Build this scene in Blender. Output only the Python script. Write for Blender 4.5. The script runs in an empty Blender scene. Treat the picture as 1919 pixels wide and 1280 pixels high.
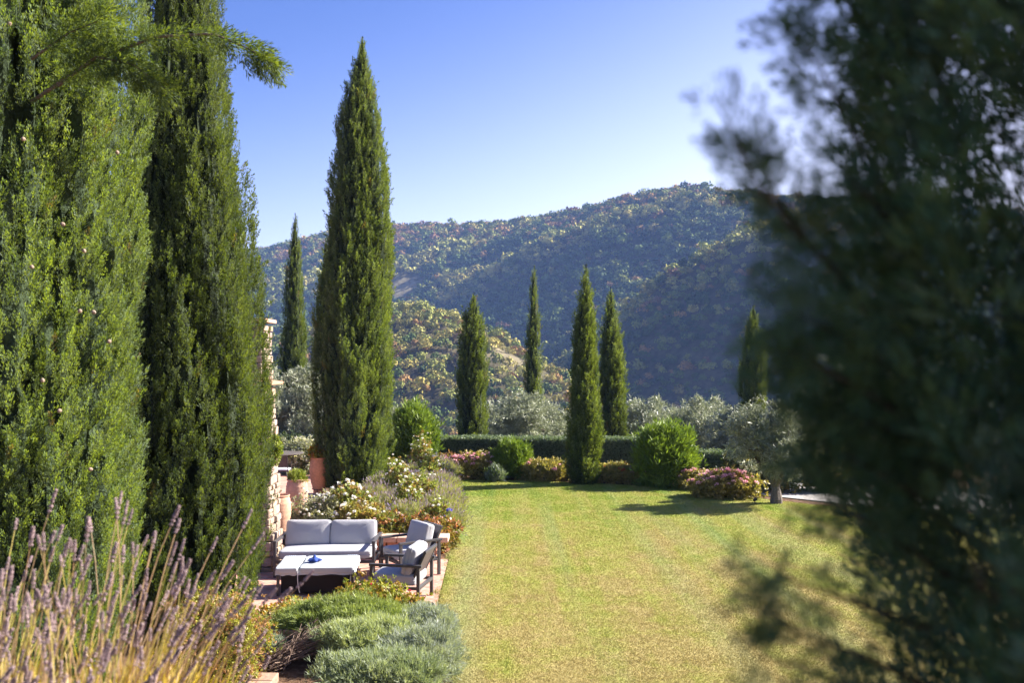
import bpy, bmesh, math, random
import numpy as np
from mathutils import Vector, Matrix

R_ = math.radians
scene = bpy.context.scene
COL = scene.collection

# ------------------------------------------------------------------ camera
F = 1750.0            # focal length in photo pixels (photo is 1919 wide)
HC = 3.4              # eye height above the patio
YH = 680.0            # horizon row
cam = bpy.data.cameras.new('camera')
camo = bpy.data.objects.new('camera', cam)
COL.objects.link(camo)
scene.camera = camo
camo.location = (0, 0, HC)
camo.rotation_euler = (R_(90), 0, 0)
cam.sensor_width = 36
cam.lens = F / 1919 * 36
cam.shift_y = (YH - 640) / 1919
cam.clip_start = 0.05
cam.clip_end = 6000
cam.dof.use_dof = True
cam.dof.focus_distance = 15
cam.dof.aperture_fstop = 3.8

def at(px, py, D):
    return Vector(((px - 960) / F * D, D, HC - (py - YH) / F * D))
def gx(px, D): return (px - 960) / F * D
def gz(py, D): return HC - (py - YH) / F * D

# ------------------------------------------------------------------ sky, sun, exposure
AZ, EL = R_(72), R_(35)
world = bpy.data.worlds.new('World')
scene.world = world
world.use_nodes = True
nt = world.node_tree
sky = nt.nodes.new('ShaderNodeTexSky')
sky.sky_type = 'NISHITA'
sky.sun_disc = False
sky.sun_elevation = EL
sky.sun_rotation = AZ
sky.altitude = 300
sky.air_density = 1.0
sky.dust_density = 1.2
sky.ozone_density = 6.0
bg = nt.nodes['Background']
bg.inputs['Strength'].default_value = 0.056
tint = nt.nodes.new('ShaderNodeMix'); tint.data_type = 'RGBA'; tint.blend_type = 'MULTIPLY'; tint.inputs[0].default_value = 1
wtc = nt.nodes.new('ShaderNodeTexCoord'); wsp = nt.nodes.new('ShaderNodeSeparateXYZ'); nt.links.new(wtc.outputs['Generated'], wsp.inputs[0])
wmr = nt.nodes.new('ShaderNodeMapRange'); wmr.interpolation_type = 'SMOOTHSTEP'; wmr.inputs[1].default_value = .04; wmr.inputs[2].default_value = .46; wma = nt.nodes.new('ShaderNodeMath'); wma.operation = 'MULTIPLY_ADD'; wma.inputs[1].default_value = -.35; nt.links.new(wsp.outputs['X'], wma.inputs[0]); nt.links.new(wsp.outputs['Z'], wma.inputs[2]); nt.links.new(wma.outputs[0], wmr.inputs[0])
wmx = nt.nodes.new('ShaderNodeMix'); wmx.data_type = 'RGBA'; nt.links.new(wmr.outputs[0], wmx.inputs[0])
wmx.inputs[6].default_value = (2.35, 1.55, 1.32, 1); wmx.inputs[7].default_value = (.69, .69, 1.0, 1)
nt.links.new(wmx.outputs[2], tint.inputs[7])
nt.links.new(sky.outputs[0], tint.inputs[6])
nt.links.new(tint.outputs[2], bg.inputs['Color'])

sl = bpy.data.lights.new('sun', 'SUN')
sl.energy = 5.0
sl.angle = R_(0.5)
sl.color = (1.0, 0.93, 0.82)
so = bpy.data.objects.new('sun', sl)
COL.objects.link(so)
SUN = Vector((math.sin(AZ) * math.cos(EL), math.cos(AZ) * math.cos(EL), math.sin(EL)))
so.rotation_euler = SUN.to_track_quat('Z', 'Y').to_euler()
so.location = (20, 10, 30)
scene.view_settings.view_transform = 'Standard'
scene.view_settings.look = 'None'
scene.view_settings.gamma = 1
scene.view_settings.exposure = 1.95

# ------------------------------------------------------------------ helpers
rng = np.random.default_rng(7)

def _hash(ix, iy, iz, seed):
    h = (ix.astype(np.int64) * 374761393 + iy.astype(np.int64) * 668265263 + iz.astype(np.int64) * 2147483647 + seed * 974711)
    h = (h ^ (h >> 13)) * 1274126177
    h = h ^ (h >> 16)
    return (h & 0xFFFF) / 65535.0

def vn(x, y, z=0.0, seed=0):
    x, y, z = np.broadcast_arrays(np.asarray(x, float), np.asarray(y, float), np.asarray(z, float))
    ix, iy, iz = np.floor(x), np.floor(y), np.floor(z)
    fx, fy, fz = x - ix, y - iy, z - iz
    fx, fy, fz = [f * f * (3 - 2 * f) for f in (fx, fy, fz)]
    r = 0
    for a in (0, 1):
        for b in (0, 1):
            for c in (0, 1):
                w = (fx if a else 1 - fx) * (fy if b else 1 - fy) * (fz if c else 1 - fz)
                r = r + w * _hash(ix + a, iy + b, iz + c, seed)
    return r

def fbm(x, y, z=0.0, seed=0, o=3):
    r, a, s, n = 0, 1, 1, 0
    for k in range(o):
        r = r + a * vn(np.asarray(x) * s, np.asarray(y) * s, np.asarray(z) * s, seed + k)
        n += a; a *= .5; s *= 2.03
    return r / n

def norm(v):
    return v / np.maximum(np.linalg.norm(v, axis=-1, keepdims=True), 1e-9)

class Geo:
    """Collects geometry, links it as ONE mesh object."""
    def __init__(s):
        s.V, s.Fc, s.C, s.M, s.n = [], [], [], [], 0
    def add(s, V, Fa, col=(.5, .5, .5), mi=0):
        V = np.asarray(V, float).reshape(-1, 3)
        Fa = np.asarray(Fa, dtype=np.int64)
        if len(V) == 0: return
        col = np.asarray(col, float)
        if col.ndim == 1: col = np.tile(col, (len(V), 1))
        s.V.append(V); s.C.append(col); s.Fc.append(Fa + s.n); s.M.append(mi); s.n += len(V)
    def make(s, name, mat, parent=None, smooth=False, loc=None):
        me = bpy.data.meshes.new(name)
        V = np.concatenate(s.V); C = np.concatenate(s.C)
        if loc is not None: V = V - np.asarray(loc)
        me.vertices.add(len(V))
        me.vertices.foreach_set('co', V.astype(np.float32).ravel())
        li = np.concatenate([f.ravel() for f in s.Fc])
        lt = np.concatenate([np.full(len(f), f.shape[1]) for f in s.Fc])
        mi = np.concatenate([np.full(len(f), m) for f, m in zip(s.Fc, s.M)])
        ls = np.concatenate([[0], np.cumsum(lt)[:-1]])
        me.loops.add(len(li)); me.loops.foreach_set('vertex_index', li.astype(np.int32))
        me.polygons.add(len(lt))
        me.polygons.foreach_set('loop_start', ls.astype(np.int32))
        me.polygons.foreach_set('loop_total', lt.astype(np.int32))
        me.polygons.foreach_set('material_index', mi.astype(np.int32))
        me.polygons.foreach_set('use_smooth', np.full(len(lt), smooth))
        a = me.attributes.new('col', 'FLOAT_COLOR', 'POINT')
        C4 = np.concatenate([C, np.ones((len(C), 1))], 1).astype(np.float32)
        a.data.foreach_set('color', C4.ravel())
        me.update(calc_edges=True)
        for m in (mat if isinstance(mat, (list, tuple)) else [mat]): me.materials.append(m)
        o = bpy.data.objects.new(name, me)
        COL.objects.link(o)
        if parent is not None: o.parent = parent
        if loc is not None: o.location = loc
        return o

def tag(o, label=None, cat=None, group=None, kind=None):
    if label: o['label'] = label
    if cat: o['category'] = cat
    if group: o['group'] = group
    if kind: o['kind'] = kind
    return o

def thing(name, loc, label, cat, group=None, rz=0):
    o = bpy.data.objects.new(name, None)
    o.empty_display_size = .2
    COL.objects.link(o)
    o.location = loc
    o.rotation_euler = (0, 0, rz)
    return tag(o, label, cat, group)

def basis(axis, spin):
    """n x 3 x 3 matrices whose third column is axis."""
    a = norm(axis)
    ref = np.where(np.abs(a[:, 2:3]) > .95, np.array([[1., 0, 0]]), np.array([[0, 0, 1.]]))
    u = norm(np.cross(ref, a)); v = np.cross(a, u)
    c, s_ = np.cos(spin)[:, None], np.sin(spin)[:, None]
    return np.stack([u * c + v * s_, -u * s_ + v * c, a], axis=2)

def scatter(g, protos, P, axis, S, col, rg=rng, pick=None, cj=.12, tip=0):
    """Copies prototype leaf clusters (all into the one mesh g)."""
    n = len(P)
    if n == 0: return
    B = basis(axis, rg.uniform(0, 6.283, n))
    pick = rg.integers(0, len(protos), n) if pick is None else pick
    S = np.broadcast_to(S, (n,)); col = np.broadcast_to(col, (n, 3))
    for k, (V, Fa) in enumerate(protos):
        m = np.nonzero(pick == k)[0]
        if len(m) == 0: continue
        W = np.einsum('nij,vj->nvi', B[m], V) * S[m][:, None, None] + P[m][:, None, :]
        ff = Fa[None] + (np.arange(len(m)) * len(V))[:, None, None]
        per = len(V) // Fa.shape[1] if len(V) == len(Fa) * Fa.shape[1] else 0
        c = np.repeat(col[m][:, None, :], len(V), 1)
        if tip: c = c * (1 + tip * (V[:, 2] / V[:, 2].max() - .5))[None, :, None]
        if per:
            j = rg.uniform(1 - cj, 1 + cj, (len(m), per, 1))
            c = c * np.repeat(j, Fa.shape[1], 1)
        g.add(W.reshape(-1, 3), ff.reshape(-1, Fa.shape[1]), c.reshape(-1, 3))

def slivers(base, d, L, W, rg, radial=None):
    """diamond leaves: base points, directions, lengths, widths"""
    n = len(base); d = norm(d)
    side = norm(np.cross(d, rg.normal(size=(n, 3)) if radial is None else norm(radial) + rg.normal(size=(n, 3)) * .28))
    L = np.broadcast_to(L, (n,))[:, None]; W = np.broadcast_to(W, (n,))[:, None]
    mid = base + d * L * .45
    V = np.stack([base, mid + side * W / 2, base + d * L, mid - side * W / 2], 1).reshape(-1, 3)
    return V, np.arange(4 * n).reshape(n, 4)

def plume(rg, L=1., R=.2, n=36, ll=.28, lw=.05, spread=.6):
    t = rg.uniform(0, 1, n) ** .9
    ph = rg.uniform(0, 6.283, n)
    rr = R * np.sin(np.pi * (.12 + .84 * t)) * rg.uniform(.1, 1, n)
    bend = rg.uniform(-.12, .12, 2)
    base = np.stack([rr * np.cos(ph) + bend[0] * t * t, rr * np.sin(ph) + bend[1] * t * t, t * L * .85], 1)
    a = spread * rg.uniform(.4, 1.3, n) * (1 - .5 * t)
    d = np.stack([np.sin(a) * np.cos(ph), np.sin(a) * np.sin(ph), np.cos(a)], 1)
    return slivers(base, d, ll * rg.uniform(.7, 1.2, n) * (1 - .35 * t), lw * rg.uniform(.7, 1.3, n), rg, np.stack([np.cos(ph), np.sin(ph), np.full(n, .35)], 1))

def cluster(rg, n=7, ll=1., lw=.45, spread=1.3, r=.5):
    base = rg.normal(size=(n, 3)) * r * .4
    ph = rg.uniform(0, 6.283, n); a = spread * np.sqrt(rg.uniform(0, 1, n))
    d = np.stack([np.sin(a) * np.cos(ph), np.sin(a) * np.sin(ph), np.cos(a)], 1)
    return slivers(base, d, ll * rg.uniform(.7, 1.2, n), lw * rg.uniform(.8, 1.2, n), rg)

PR = np.random.default_rng(3)
PL_FINE = [plume(PR, n=44, ll=.24, lw=.045) for _ in range(10)]
PL_ROPE = [plume(PR, n=64, ll=.15, lw=.04, R=.16, spread=.6) for _ in range(12)]
PL_LOOSE = [plume(PR, n=46, ll=.27, lw=.04, R=.26, spread=.9) for _ in range(10)]
PL_FAR = [plume(PR, n=26, ll=.3, lw=.075) for _ in range(8)]
CL_LEAF = [cluster(PR) for _ in range(8)]
CL_SLIM = [cluster(PR, n=8, lw=.2, spread=1.2) for _ in range(8)]
CL_UP = [cluster(PR, n=8, lw=.17, spread=.7) for _ in range(8)]
CL_NEEDLE = [cluster(PR, n=12, lw=.09, spread=.8, r=.4) for _ in range(8)]

def tube(pts, rad, k=6, cap=True):
    P = np.asarray(pts, float); n = len(P)
    rad = np.broadcast_to(rad, (n,))
    T = norm(np.gradient(P, axis=0))
    ref = np.array([0, 0, 1.]) if abs(T[0][2]) < .9 else np.array([1., 0, 0])
    u = norm(np.cross(T[0], ref)); V = []
    for i in range(n):
        u = norm(u - T[i] * np.dot(u, T[i])); v = np.cross(T[i], u)
        a = np.arange(k) / k * 2 * np.pi
        V.append(P[i] + rad[i] * (np.cos(a)[:, None] * u + np.sin(a)[:, None] * v))
    V = np.concatenate(V); Fq = []
    for i in range(n - 1):
        for j in range(k):
            Fq.append((i * k + j, i * k + (j + 1) % k, (i + 1) * k + (j + 1) % k, (i + 1) * k + j))
    if cap:
        V = np.concatenate([V, P[:1], P[-1:]]); a, b = n * k, n * k + 1
        for j in range(k):
            Fq.append((a, (j + 1) % k, j, j)); Fq.append((b, (n - 1) * k + j, (n - 1) * k + (j + 1) % k, (n - 1) * k + (j + 1) % k))
    return V, Fq
def add_tube(g, pts, rad, k=6, col=(.5, .5, .5), mi=0):
    V, Fq = tube(pts, rad, k)
    quads = [f for f in Fq if len(set(f)) == 4]; tris = [f[:3] if f[2] == f[3] else f for f in Fq if len(set(f)) == 3]
    n0 = g.n
    g.add(V, quads, col, mi)
    if tris:
        g.Fc.append(np.asarray([t[:3] for t in tris]) + n0); g.M.append(mi)

def bez(p0, p1, p2, n=8):
    t = np.linspace(0, 1, n)[:, None]
    p0, p1, p2 = map(lambda q: np.asarray(q, float), (p0, p1, p2))
    return (1 - t) ** 2 * p0 + 2 * t * (1 - t) * p1 + t * t * p2

def bm_box(size, bev=.006, seg=2):
    bm = bmesh.new()
    bmesh.ops.create_cube(bm, size=1)
    bmesh.ops.scale(bm, vec=size, verts=bm.verts)
    if bev: bmesh.ops.bevel(bm, geom=list(bm.edges), offset=bev, segments=seg, affect='EDGES', profile=.5)
    bmesh.ops.triangulate(bm, faces=bm.faces)
    V = np.array([v.co[:] for v in bm.verts]); Fa = np.array([[v.index for v in f.verts] for f in bm.faces])
    bm.free()
    return V, Fa
def add_box(g, c, size, bev=.006, rot=None, col=(.5, .5, .5), mi=0, seg=2):
    V, Fa = bm_box(size, bev, seg)
    if rot is not None: V = V @ np.array(rot.to_3x3() if isinstance(rot, Matrix) else rot).T
    g.add(V + np.asarray(c), Fa, col, mi)
def add_bar(g, a, b, w, h=None, col=(.5, .5, .5), bev=.004):
    """rectangular bar from a to b"""
    a, b = Vector(a), Vector(b); d = b - a
    q = d.to_track_quat('Z', 'Y').to_matrix()
    add_box(g, (a + b) / 2, (w, h or w, d.length), bev, q, col)

def lathe(prof, k=32):
    prof = np.asarray(prof, float); n = len(prof)
    a = np.arange(k) / k * 2 * np.pi
    V = np.stack([prof[:, 0:1] * np.cos(a), prof[:, 0:1] * np.sin(a), np.repeat(prof[:, 1:2], k, 1)], 2).reshape(-1, 3)
    Fq = [(i * k + j, i * k + (j + 1) % k, (i + 1) * k + (j + 1) % k, (i + 1) * k + j) for i in range(n - 1) for j in range(k)]
    return V, np.array(Fq)

def cushion(w, d, h, e=.22, puff=.0, seed=0):
    """rounded pillow: superellipsoid with a little slackness"""
    nu, nv = 56, 28
    u = np.linspace(-np.pi, np.pi, nu, endpoint=False); v = np.linspace(-np.pi / 2, np.pi / 2, nv)
    s = lambda x, p: np.sign(x) * np.abs(x) ** p
    U, Vv = np.meshgrid(u, v)
    X = s(np.cos(Vv), e * 1.6) * s(np.cos(U), e); Y = s(np.cos(Vv), e * 1.6) * s(np.sin(U), e); Z = s(np.sin(Vv), e * 2.2)
    P = np.stack([X, Y, Z], 2).reshape(-1, 3)
    cen = (1 - P[:, 0] ** 2) * (1 - P[:, 1] ** 2)
    P[:, 2] *= 1 + puff * cen
    P = P * np.array([w / 2, d / 2, h / 2])
    nz = fbm(P[:, 0] * 9 + seed, P[:, 1] * 9, P[:, 2] * 9, seed) - .5
    nl = fbm(P[:, 0] * 3.5 + seed * 3, P[:, 1] * 3.5, P[:, 2] * 2, seed + 40, 2) - .5
    P += norm(P) * (nz * .03 + nl * .03)[:, None]
    Fq = [(i * nu + j, i * nu + (j + 1) % nu, (i + 1) * nu + (j + 1) % nu, (i + 1) * nu + j) for i in range(nv - 1) for j in range(nu)]
    return P, np.array(Fq)

# ------------------------------------------------------------------ materials
def newmat(name):
    m = bpy.data.materials.new(name); m.use_nodes = True
    n = m.node_tree.nodes; l = m.node_tree.links
    return m, n, l, n['Principled BSDF'], n['Material Output']

def leafmat(name, transl=.35, rough=.5, spec=.35, sat=1.0, tcol=(1.25, 1.25, .55)):
    m, n, l, b, out = newmat(name)
    a = n.new('ShaderNodeAttribute'); a.attribute_name = 'col'
    l.new(a.outputs['Color'], b.inputs['Base Color'])
    b.inputs['Roughness'].default_value = rough
    b.inputs['Specular IOR Level'].default_value = spec
    t = n.new('ShaderNodeBsdfTranslucent')
    mx = n.new('ShaderNodeMix'); mx.data_type = 'RGBA'; mx.blend_type = 'MULTIPLY'
    mx.inputs[0].default_value = 1; l.new(a.outputs['Color'], mx.inputs[6]); mx.inputs[7].default_value = (*tcol, 1)
    l.new(mx.outputs[2], t.inputs['Color'])
    ms = n.new('ShaderNodeMixShader'); ms.inputs[0].default_value = transl
    l.new(b.outputs[0], ms.inputs[1]); l.new(t.outputs[0], ms.inputs[2]); l.new(ms.outputs[0], out.inputs['Surface'])
    return m

def colmat(name, rough=.7, spec=.3, bump=0, bscale=60, var=0.0, metallic=0):
    """vertex coloured solid with fine noise"""
    m, n, l, b, out = newmat(name)
    a = n.new('ShaderNodeAttribute'); a.attribute_name = 'col'
    tc = n.new('ShaderNodeTexCoord')
    nz = n.new('ShaderNodeTexNoise'); nz.inputs['Scale'].default_value = bscale; nz.inputs['Detail'].default_value = 6
    l.new(tc.outputs['Object'], nz.inputs['Vector'])
    mr = n.new('ShaderNodeMapRange'); mr.inputs[3].default_value = 1 - var; mr.inputs[4].default_value = 1 + var
    mr.inputs[1].default_value = .3; mr.inputs[2].default_value = .7
    l.new(nz.outputs[0], mr.inputs[0])
    vm = n.new('ShaderNodeVectorMath'); vm.operation = 'SCALE'
    l.new(a.outputs['Color'], vm.inputs[0]); l.new(mr.outputs[0], vm.inputs['Scale'])
    l.new(vm.outputs[0], b.inputs['Base Color'])
    b.inputs['Roughness'].default_value = rough; b.inputs['Specular IOR Level'].default_value = spec
    b.inputs['Metallic'].default_value = metallic
    if bump:
        bp = n.new('ShaderNodeBump'); bp.inputs['Strength'].default_value = bump; bp.inputs['Distance'].default_value = .02
        l.new(nz.outputs[0], bp.inputs['Height']); l.new(bp.outputs[0], b.inputs['Normal'])
    return m

M_LEAF = leafmat('leaf')
M_CYP = leafmat('cypress_scale', transl=.32, rough=.6, spec=.2, tcol=(3.3, 3.0, .5))
M_NEAR = leafmat('shaded_cypress_scale', transl=.12, rough=.5, spec=.3, tcol=(1.2, 1.3, .7))
M_OLIVE = leafmat('olive_leaf', transl=.2, rough=.45, spec=.4, tcol=(1.1, 1.15, .8))
M_GLOSSY = leafmat('glossy_leaf', transl=.3, rough=.5, spec=.35)
M_PETAL = leafmat('petal', transl=.35, rough=.7, spec=.15, tcol=(1.05, 1.05, 1.05))
M_FOREST = leafmat('forest_canopy', transl=.06, rough=.8, spec=.1)
M_BARK = colmat('bark', .9, .15, .8, 30, .35)
M_METAL = colmat('powder_coated_metal', .45, .4, .05, 200, .08)
M_TERRA = colmat('terracotta', .85, .2, .35, 22, .16)
M_STONE = colmat('rough_stone', .9, .2, 1.0, 14, .22)
M_DARK = colmat('dark_weave', .75, .25, .3, 120, .25)

def fabricmat():
    m, n, l, b, out = newmat('outdoor_fabric')
    a = n.new('ShaderNodeAttribute'); a.attribute_name = 'col'
    tc = n.new('ShaderNodeTexCoord')
    nz = n.new('ShaderNodeTexNoise'); nz.inputs['Scale'].default_value = 5; nz.inputs['Detail'].default_value = 5
    l.new(tc.outputs['Object'], nz.inputs['Vector'])
    mr = n.new('ShaderNodeMapRange'); mr.inputs[3].default_value = .88; mr.inputs[4].default_value = 1.06
    l.new(nz.outputs[0], mr.inputs[0])
    vm = n.new('ShaderNodeVectorMath'); vm.operation = 'SCALE'
    l.new(a.outputs['Color'], vm.inputs[0]); l.new(mr.outputs[0], vm.inputs['Scale']); l.new(vm.outputs[0], b.inputs['Base Color'])
    b.inputs['Roughness'].default_value = .9; b.inputs['Specular IOR Level'].default_value = .15
    w = n.new('ShaderNodeTexNoise'); w.inputs['Scale'].default_value = 420; l.new(tc.outputs['Object'], w.inputs['Vector'])
    ad = n.new('ShaderNodeMath'); ad.operation = 'MULTIPLY_ADD'; ad.inputs[1].default_value = 3.0
    l.new(nz.outputs[0], ad.inputs[0]); l.new(w.outputs[0], ad.inputs[2])
    bp = n.new('ShaderNodeBump'); bp.inputs['Strength'].default_value = .35; bp.inputs['Distance'].default_value = .01
    l.new(ad.outputs[0], bp.inputs['Height']); l.new(bp.outputs[0], b.inputs['Normal'])
    return m
M_FABRIC = fabricmat()

def ramp(n, stops):
    r = n.new('ShaderNodeValToRGB'); e = r.color_ramp.elements
    e[0].position, e[0].color = stops[0][0], (*stops[0][1], 1)
    e[1].position, e[1].color = stops[-1][0], (*stops[-1][1], 1)
    for p, c in stops[1:-1]:
        x = e.new(p); x.color = (*c, 1)
    return r

def lawnmat():
    m, n, l, b, out = newmat('mown_grass')
    g = n.new('ShaderNodeNewGeometry')
    def noise(scale, detail=4, rough=.6, vec=None, stretch=None):
        z = n.new('ShaderNodeTexNoise'); z.inputs['Scale'].default_value = scale
        z.inputs['Detail'].default_value = detail; z.inputs['Roughness'].default_value = rough
        if stretch:
            mp = n.new('ShaderNodeMapping'); mp.inputs['Scale'].default_value = stretch
            l.new(g.outputs['Position'], mp.inputs['Vector']); l.new(mp.outputs[0], z.inputs['Vector'])
        else: l.new(g.outputs['Position'], z.inputs['Vector'])
        return z
    patch = noise(.8, 7, .72)
    fine = noise(9, 4, .7)
    speck = noise(70, 2, .6)
    # drier near the camera, lusher far away and to the right: real wear of the lawn
    sep = n.new('ShaderNodeSeparateXYZ'); l.new(g.outputs['Position'], sep.inputs[0])
    dry = n.new('ShaderNodeMapRange'); dry.inputs[1].default_value = 8; dry.inputs[2].default_value = 27
    dry.inputs[3].default_value = .05; dry.inputs[4].default_value = -.30
    l.new(sep.outputs['Y'], dry.inputs[0])
    a1 = n.new('ShaderNodeMath'); a1.operation = 'ADD'; l.new(patch.outputs[0], a1.inputs[0]); l.new(dry.outputs[0], a1.inputs[1])
    a2 = n.new('ShaderNodeMath'); a2.operation = 'MULTIPLY_ADD'; a2.inputs[1].default_value = .35; l.new(fine.outputs[0], a2.inputs[0]); l.new(a1.outputs[0], a2.inputs[2])
    # mowing bands running away from the terrace
    st = noise(1.0, 3, .6, stretch=(1.9, .05, 0))
    a3 = n.new('ShaderNodeMath'); a3.operation = 'MULTIPLY_ADD'; a3.inputs[1].default_value = .75; l.new(st.outputs[0], a3.inputs[0]); l.new(a2.outputs[0], a3.inputs[2])
    r = ramp(n, [(.50, (.165, .27, .03)), (.68, (.30, .355, .06)), (.84, (.395, .385, .10)), (1.0, (.44, .365, .14))])
    sc = n.new('ShaderNodeMath'); sc.operation = 'MULTIPLY'; sc.inputs[1].default_value = .92
    l.new(a3.outputs[0], sc.inputs[0]); l.new(sc.outputs[0], r.inputs[0])
    st2 = noise(1.0, 2, .5, stretch=(1.3, .04, 0))
    pale = n.new('ShaderNodeMapRange'); pale.inputs[1].default_value = .5; pale.inputs[2].default_value = .68; pale.inputs[4].default_value = .45
    l.new(st2.outputs[0], pale.inputs[0])
    mx = n.new('ShaderNodeMix'); mx.data_type = 'RGBA'
    l.new(pale.outputs[0], mx.inputs[0]); l.new(r.outputs[0], mx.inputs[6]); mx.inputs[7].default_value = (.34, .40, .19, 1)
    ms = n.new('ShaderNodeMapRange'); ms.inputs[1].default_value = .3; ms.inputs[2].default_value = .7; ms.inputs[3].default_value = .72; ms.inputs[4].default_value = 1.15
    l.new(speck.outputs[0], ms.inputs[0])
    vm = n.new('ShaderNodeVectorMath'); vm.operation = 'SCALE'; l.new(mx.outputs[2], vm.inputs[0]); l.new(ms.outputs[0], vm.inputs['Scale'])
    l.new(vm.outputs[0], b.inputs['Base Color'])
    b.inputs['Roughness'].default_value = .8; b.inputs['Specular IOR Level'].default_value = .15
    t = n.new('ShaderNodeBsdfTranslucent'); l.new(vm.outputs[0], t.inputs['Color'])
    mm = n.new('ShaderNodeMixShader'); mm.inputs[0].default_value = .25
    l.new(b.outputs[0], mm.inputs[1]); l.new(t.outputs[0], mm.inputs[2]); l.new(mm.outputs[0], out.inputs['Surface'])
    bp = n.new('ShaderNodeBump'); bp.inputs['Strength'].default_value = .7; bp.inputs['Distance'].default_value = .03
    l.new(speck.outputs[0], bp.inputs['Height']); l.new(bp.outputs[0], b.inputs['Normal'])
    return m
M_LAWN = lawnmat()

def noisemat(name, stops, scale=3, bump=.6, dist=.03, rough=.95, detail=8, bscale=None):
    m, n, l, b, out = newmat(name)
    g = n.new('ShaderNodeNewGeometry')
    z = n.new('ShaderNodeTexNoise'); z.inputs['Scale'].default_value = scale; z.inputs['Detail'].default_value = detail; z.inputs['Roughness'].default_value = .7
    l.new(g.outputs['Position'], z.inputs['Vector'])
    r = ramp(n, stops); l.new(z.outputs[0], r.inputs[0]); l.new(r.outputs[0], b.inputs['Base Color'])
    b.inputs['Roughness'].default_value = rough; b.inputs['Specular IOR Level'].default_value = .15
    z2 = z
    if bscale:
        z2 = n.new('ShaderNodeTexNoise'); z2.inputs['Scale'].default_value = bscale; z2.inputs['Detail'].default_value = 4
        l.new(g.outputs['Position'], z2.inputs['Vector'])
    bp = n.new('ShaderNodeBump'); bp.inputs['Strength'].default_value = bump; bp.inputs['Distance'].default_value = dist
    l.new(z2.outputs[0], bp.inputs['Height']); l.new(bp.outputs[0], b.inputs['Normal'])
    return m
M_SOIL = noisemat('garden_soil', [(.3, (.06, .035, .022)), (.5, (.13, .075, .045)), (.7, (.22, .15, .10))], 12, .9, .05)
M_GRAVEL = noisemat('pale_gravel', [(.3, (.25, .24, .23)), (.55, (.42, .40, .38)), (.7, (.55, .53, .50))], 30, .8, .02)
M_HILL = None

def brickmat(name, c1, c2, mortar, bw, bh, rot, ms=.012):
    m, n, l, b, out = newmat(name)
    g = n.new('ShaderNodeNewGeometry')
    mp = n.new('ShaderNodeMapping'); mp.inputs['Rotation'].default_value = (0, 0, rot)
    l.new(g.outputs['Position'], mp.inputs['Vector'])
    br = n.new('ShaderNodeTexBrick')
    br.inputs['Color1'].default_value = (*c1, 1); br.inputs['Color2'].default_value = (*c2, 1); br.inputs['Mortar'].default_value = (*mortar, 1)
    br.inputs['Scale'].default_value = 1; br.inputs['Mortar Size'].default_value = ms
    br.inputs['Brick Width'].default_value = bw; br.inputs['Row Height'].default_value = bh; br.inputs['Mortar Smooth'].default_value = .3
    l.new(mp.outputs[0], br.inputs['Vector'])
    z = n.new('ShaderNodeTexNoise'); z.inputs['Scale'].default_value = 7; z.inputs['Detail'].default_value = 8
    l.new(g.outputs['Position'], z.inputs['Vector'])
    mr = n.new('ShaderNodeMapRange'); mr.inputs[1].default_value = .3; mr.inputs[2].default_value = .7; mr.inputs[3].default_value = .7; mr.inputs[4].default_value = 1.25
    l.new(z.outputs[0], mr.inputs[0])
    vm = n.new('ShaderNodeVectorMath'); vm.operation = 'SCALE'; l.new(br.outputs[0], vm.inputs[0]); l.new(mr.outputs[0], vm.inputs['Scale'])
    l.new(vm.outputs[0], b.inputs['Base Color']); b.inputs['Roughness'].default_value = .85; b.inputs['Specular IOR Level'].default_value = .2
    bp = n.new('ShaderNodeBump'); bp.inputs['Strength'].default_value = .6; bp.inputs['Distance'].default_value = .008; bp.invert = True
    l.new(br.outputs['Fac'], bp.inputs['Height']); l.new(bp.outputs[0], b.inputs['Normal'])
    return m
M_PATIO = brickmat('terracotta_paving', (.42, .20, .15), (.52, .29, .22), (.40, .32, .27), .30, .15, R_(45))

# ------------------------------------------------------------------ hills
RIDGES = []
def ridge(pts, slope, w=12, dz=-7, shade=None, gul=.3, bench=0):
    P = np.array([[gx(a, D), D, gz(b, D) + dz] for a, b, D in pts])
    RIDGES.append((P, slope, w, shade or slope, gul, bench))
# skyline, then the spurs that run down from it; slopes facing away from the sun are steeper
ridge([(-900, 600, 1300), (-200, 540, 1250), (300, 495, 1220), (455, 474, 1200), (560, 449, 1180), (610, 439, 1170), (740, 422, 1150), (860, 419, 1120), (985, 413, 1080),
       (1100, 389, 1040), (1200, 364, 1000), (1290, 351, 960), (1400, 360, 930), (1560, 374, 900), (1800, 387, 880), (2300, 420, 850), (3000, 480, 800)], .5, 25, shade=.62)
ridge([(1340, 385, 870), (1250, 385, 870), (1180, 398, 870), (1080, 432, 875), (1000, 464, 885), (930, 500, 895), (860, 545, 910)], .45, 6, shade=1.0, gul=.12, bench=28)
ridge([(1640, 395, 680), (1560, 408, 610), (1500, 418, 560), (1440, 421, 545), (1400, 433, 545), (1320, 469, 555), (1260, 506, 570), (1200, 563, 590), (1150, 616, 600), (1080, 657, 615), (1000, 695, 620)], .45, 6, shade=1.0, gul=.12, bench=26)
ridge([(2150, 440, 640), (1980, 520, 520), (1880, 620, 470)], .6, 12, shade=.9)
ridge([(690, 575, 470), (740, 554, 450), (850, 578, 410), (930, 629, 385), (975, 700, 365)], .8, 16, shade=.5, gul=.3)
ridge([(985, 425, 1060), (860, 452, 1000), (740, 492, 960), (640, 525, 950), (540, 545, 940)], .4, 8, shade=.9, gul=.2)
ridge([(740, 440, 1120), (600, 478, 1020), (460, 500, 980), (300, 530, 960)], .4, 8, shade=.85, gul=.2)

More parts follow.
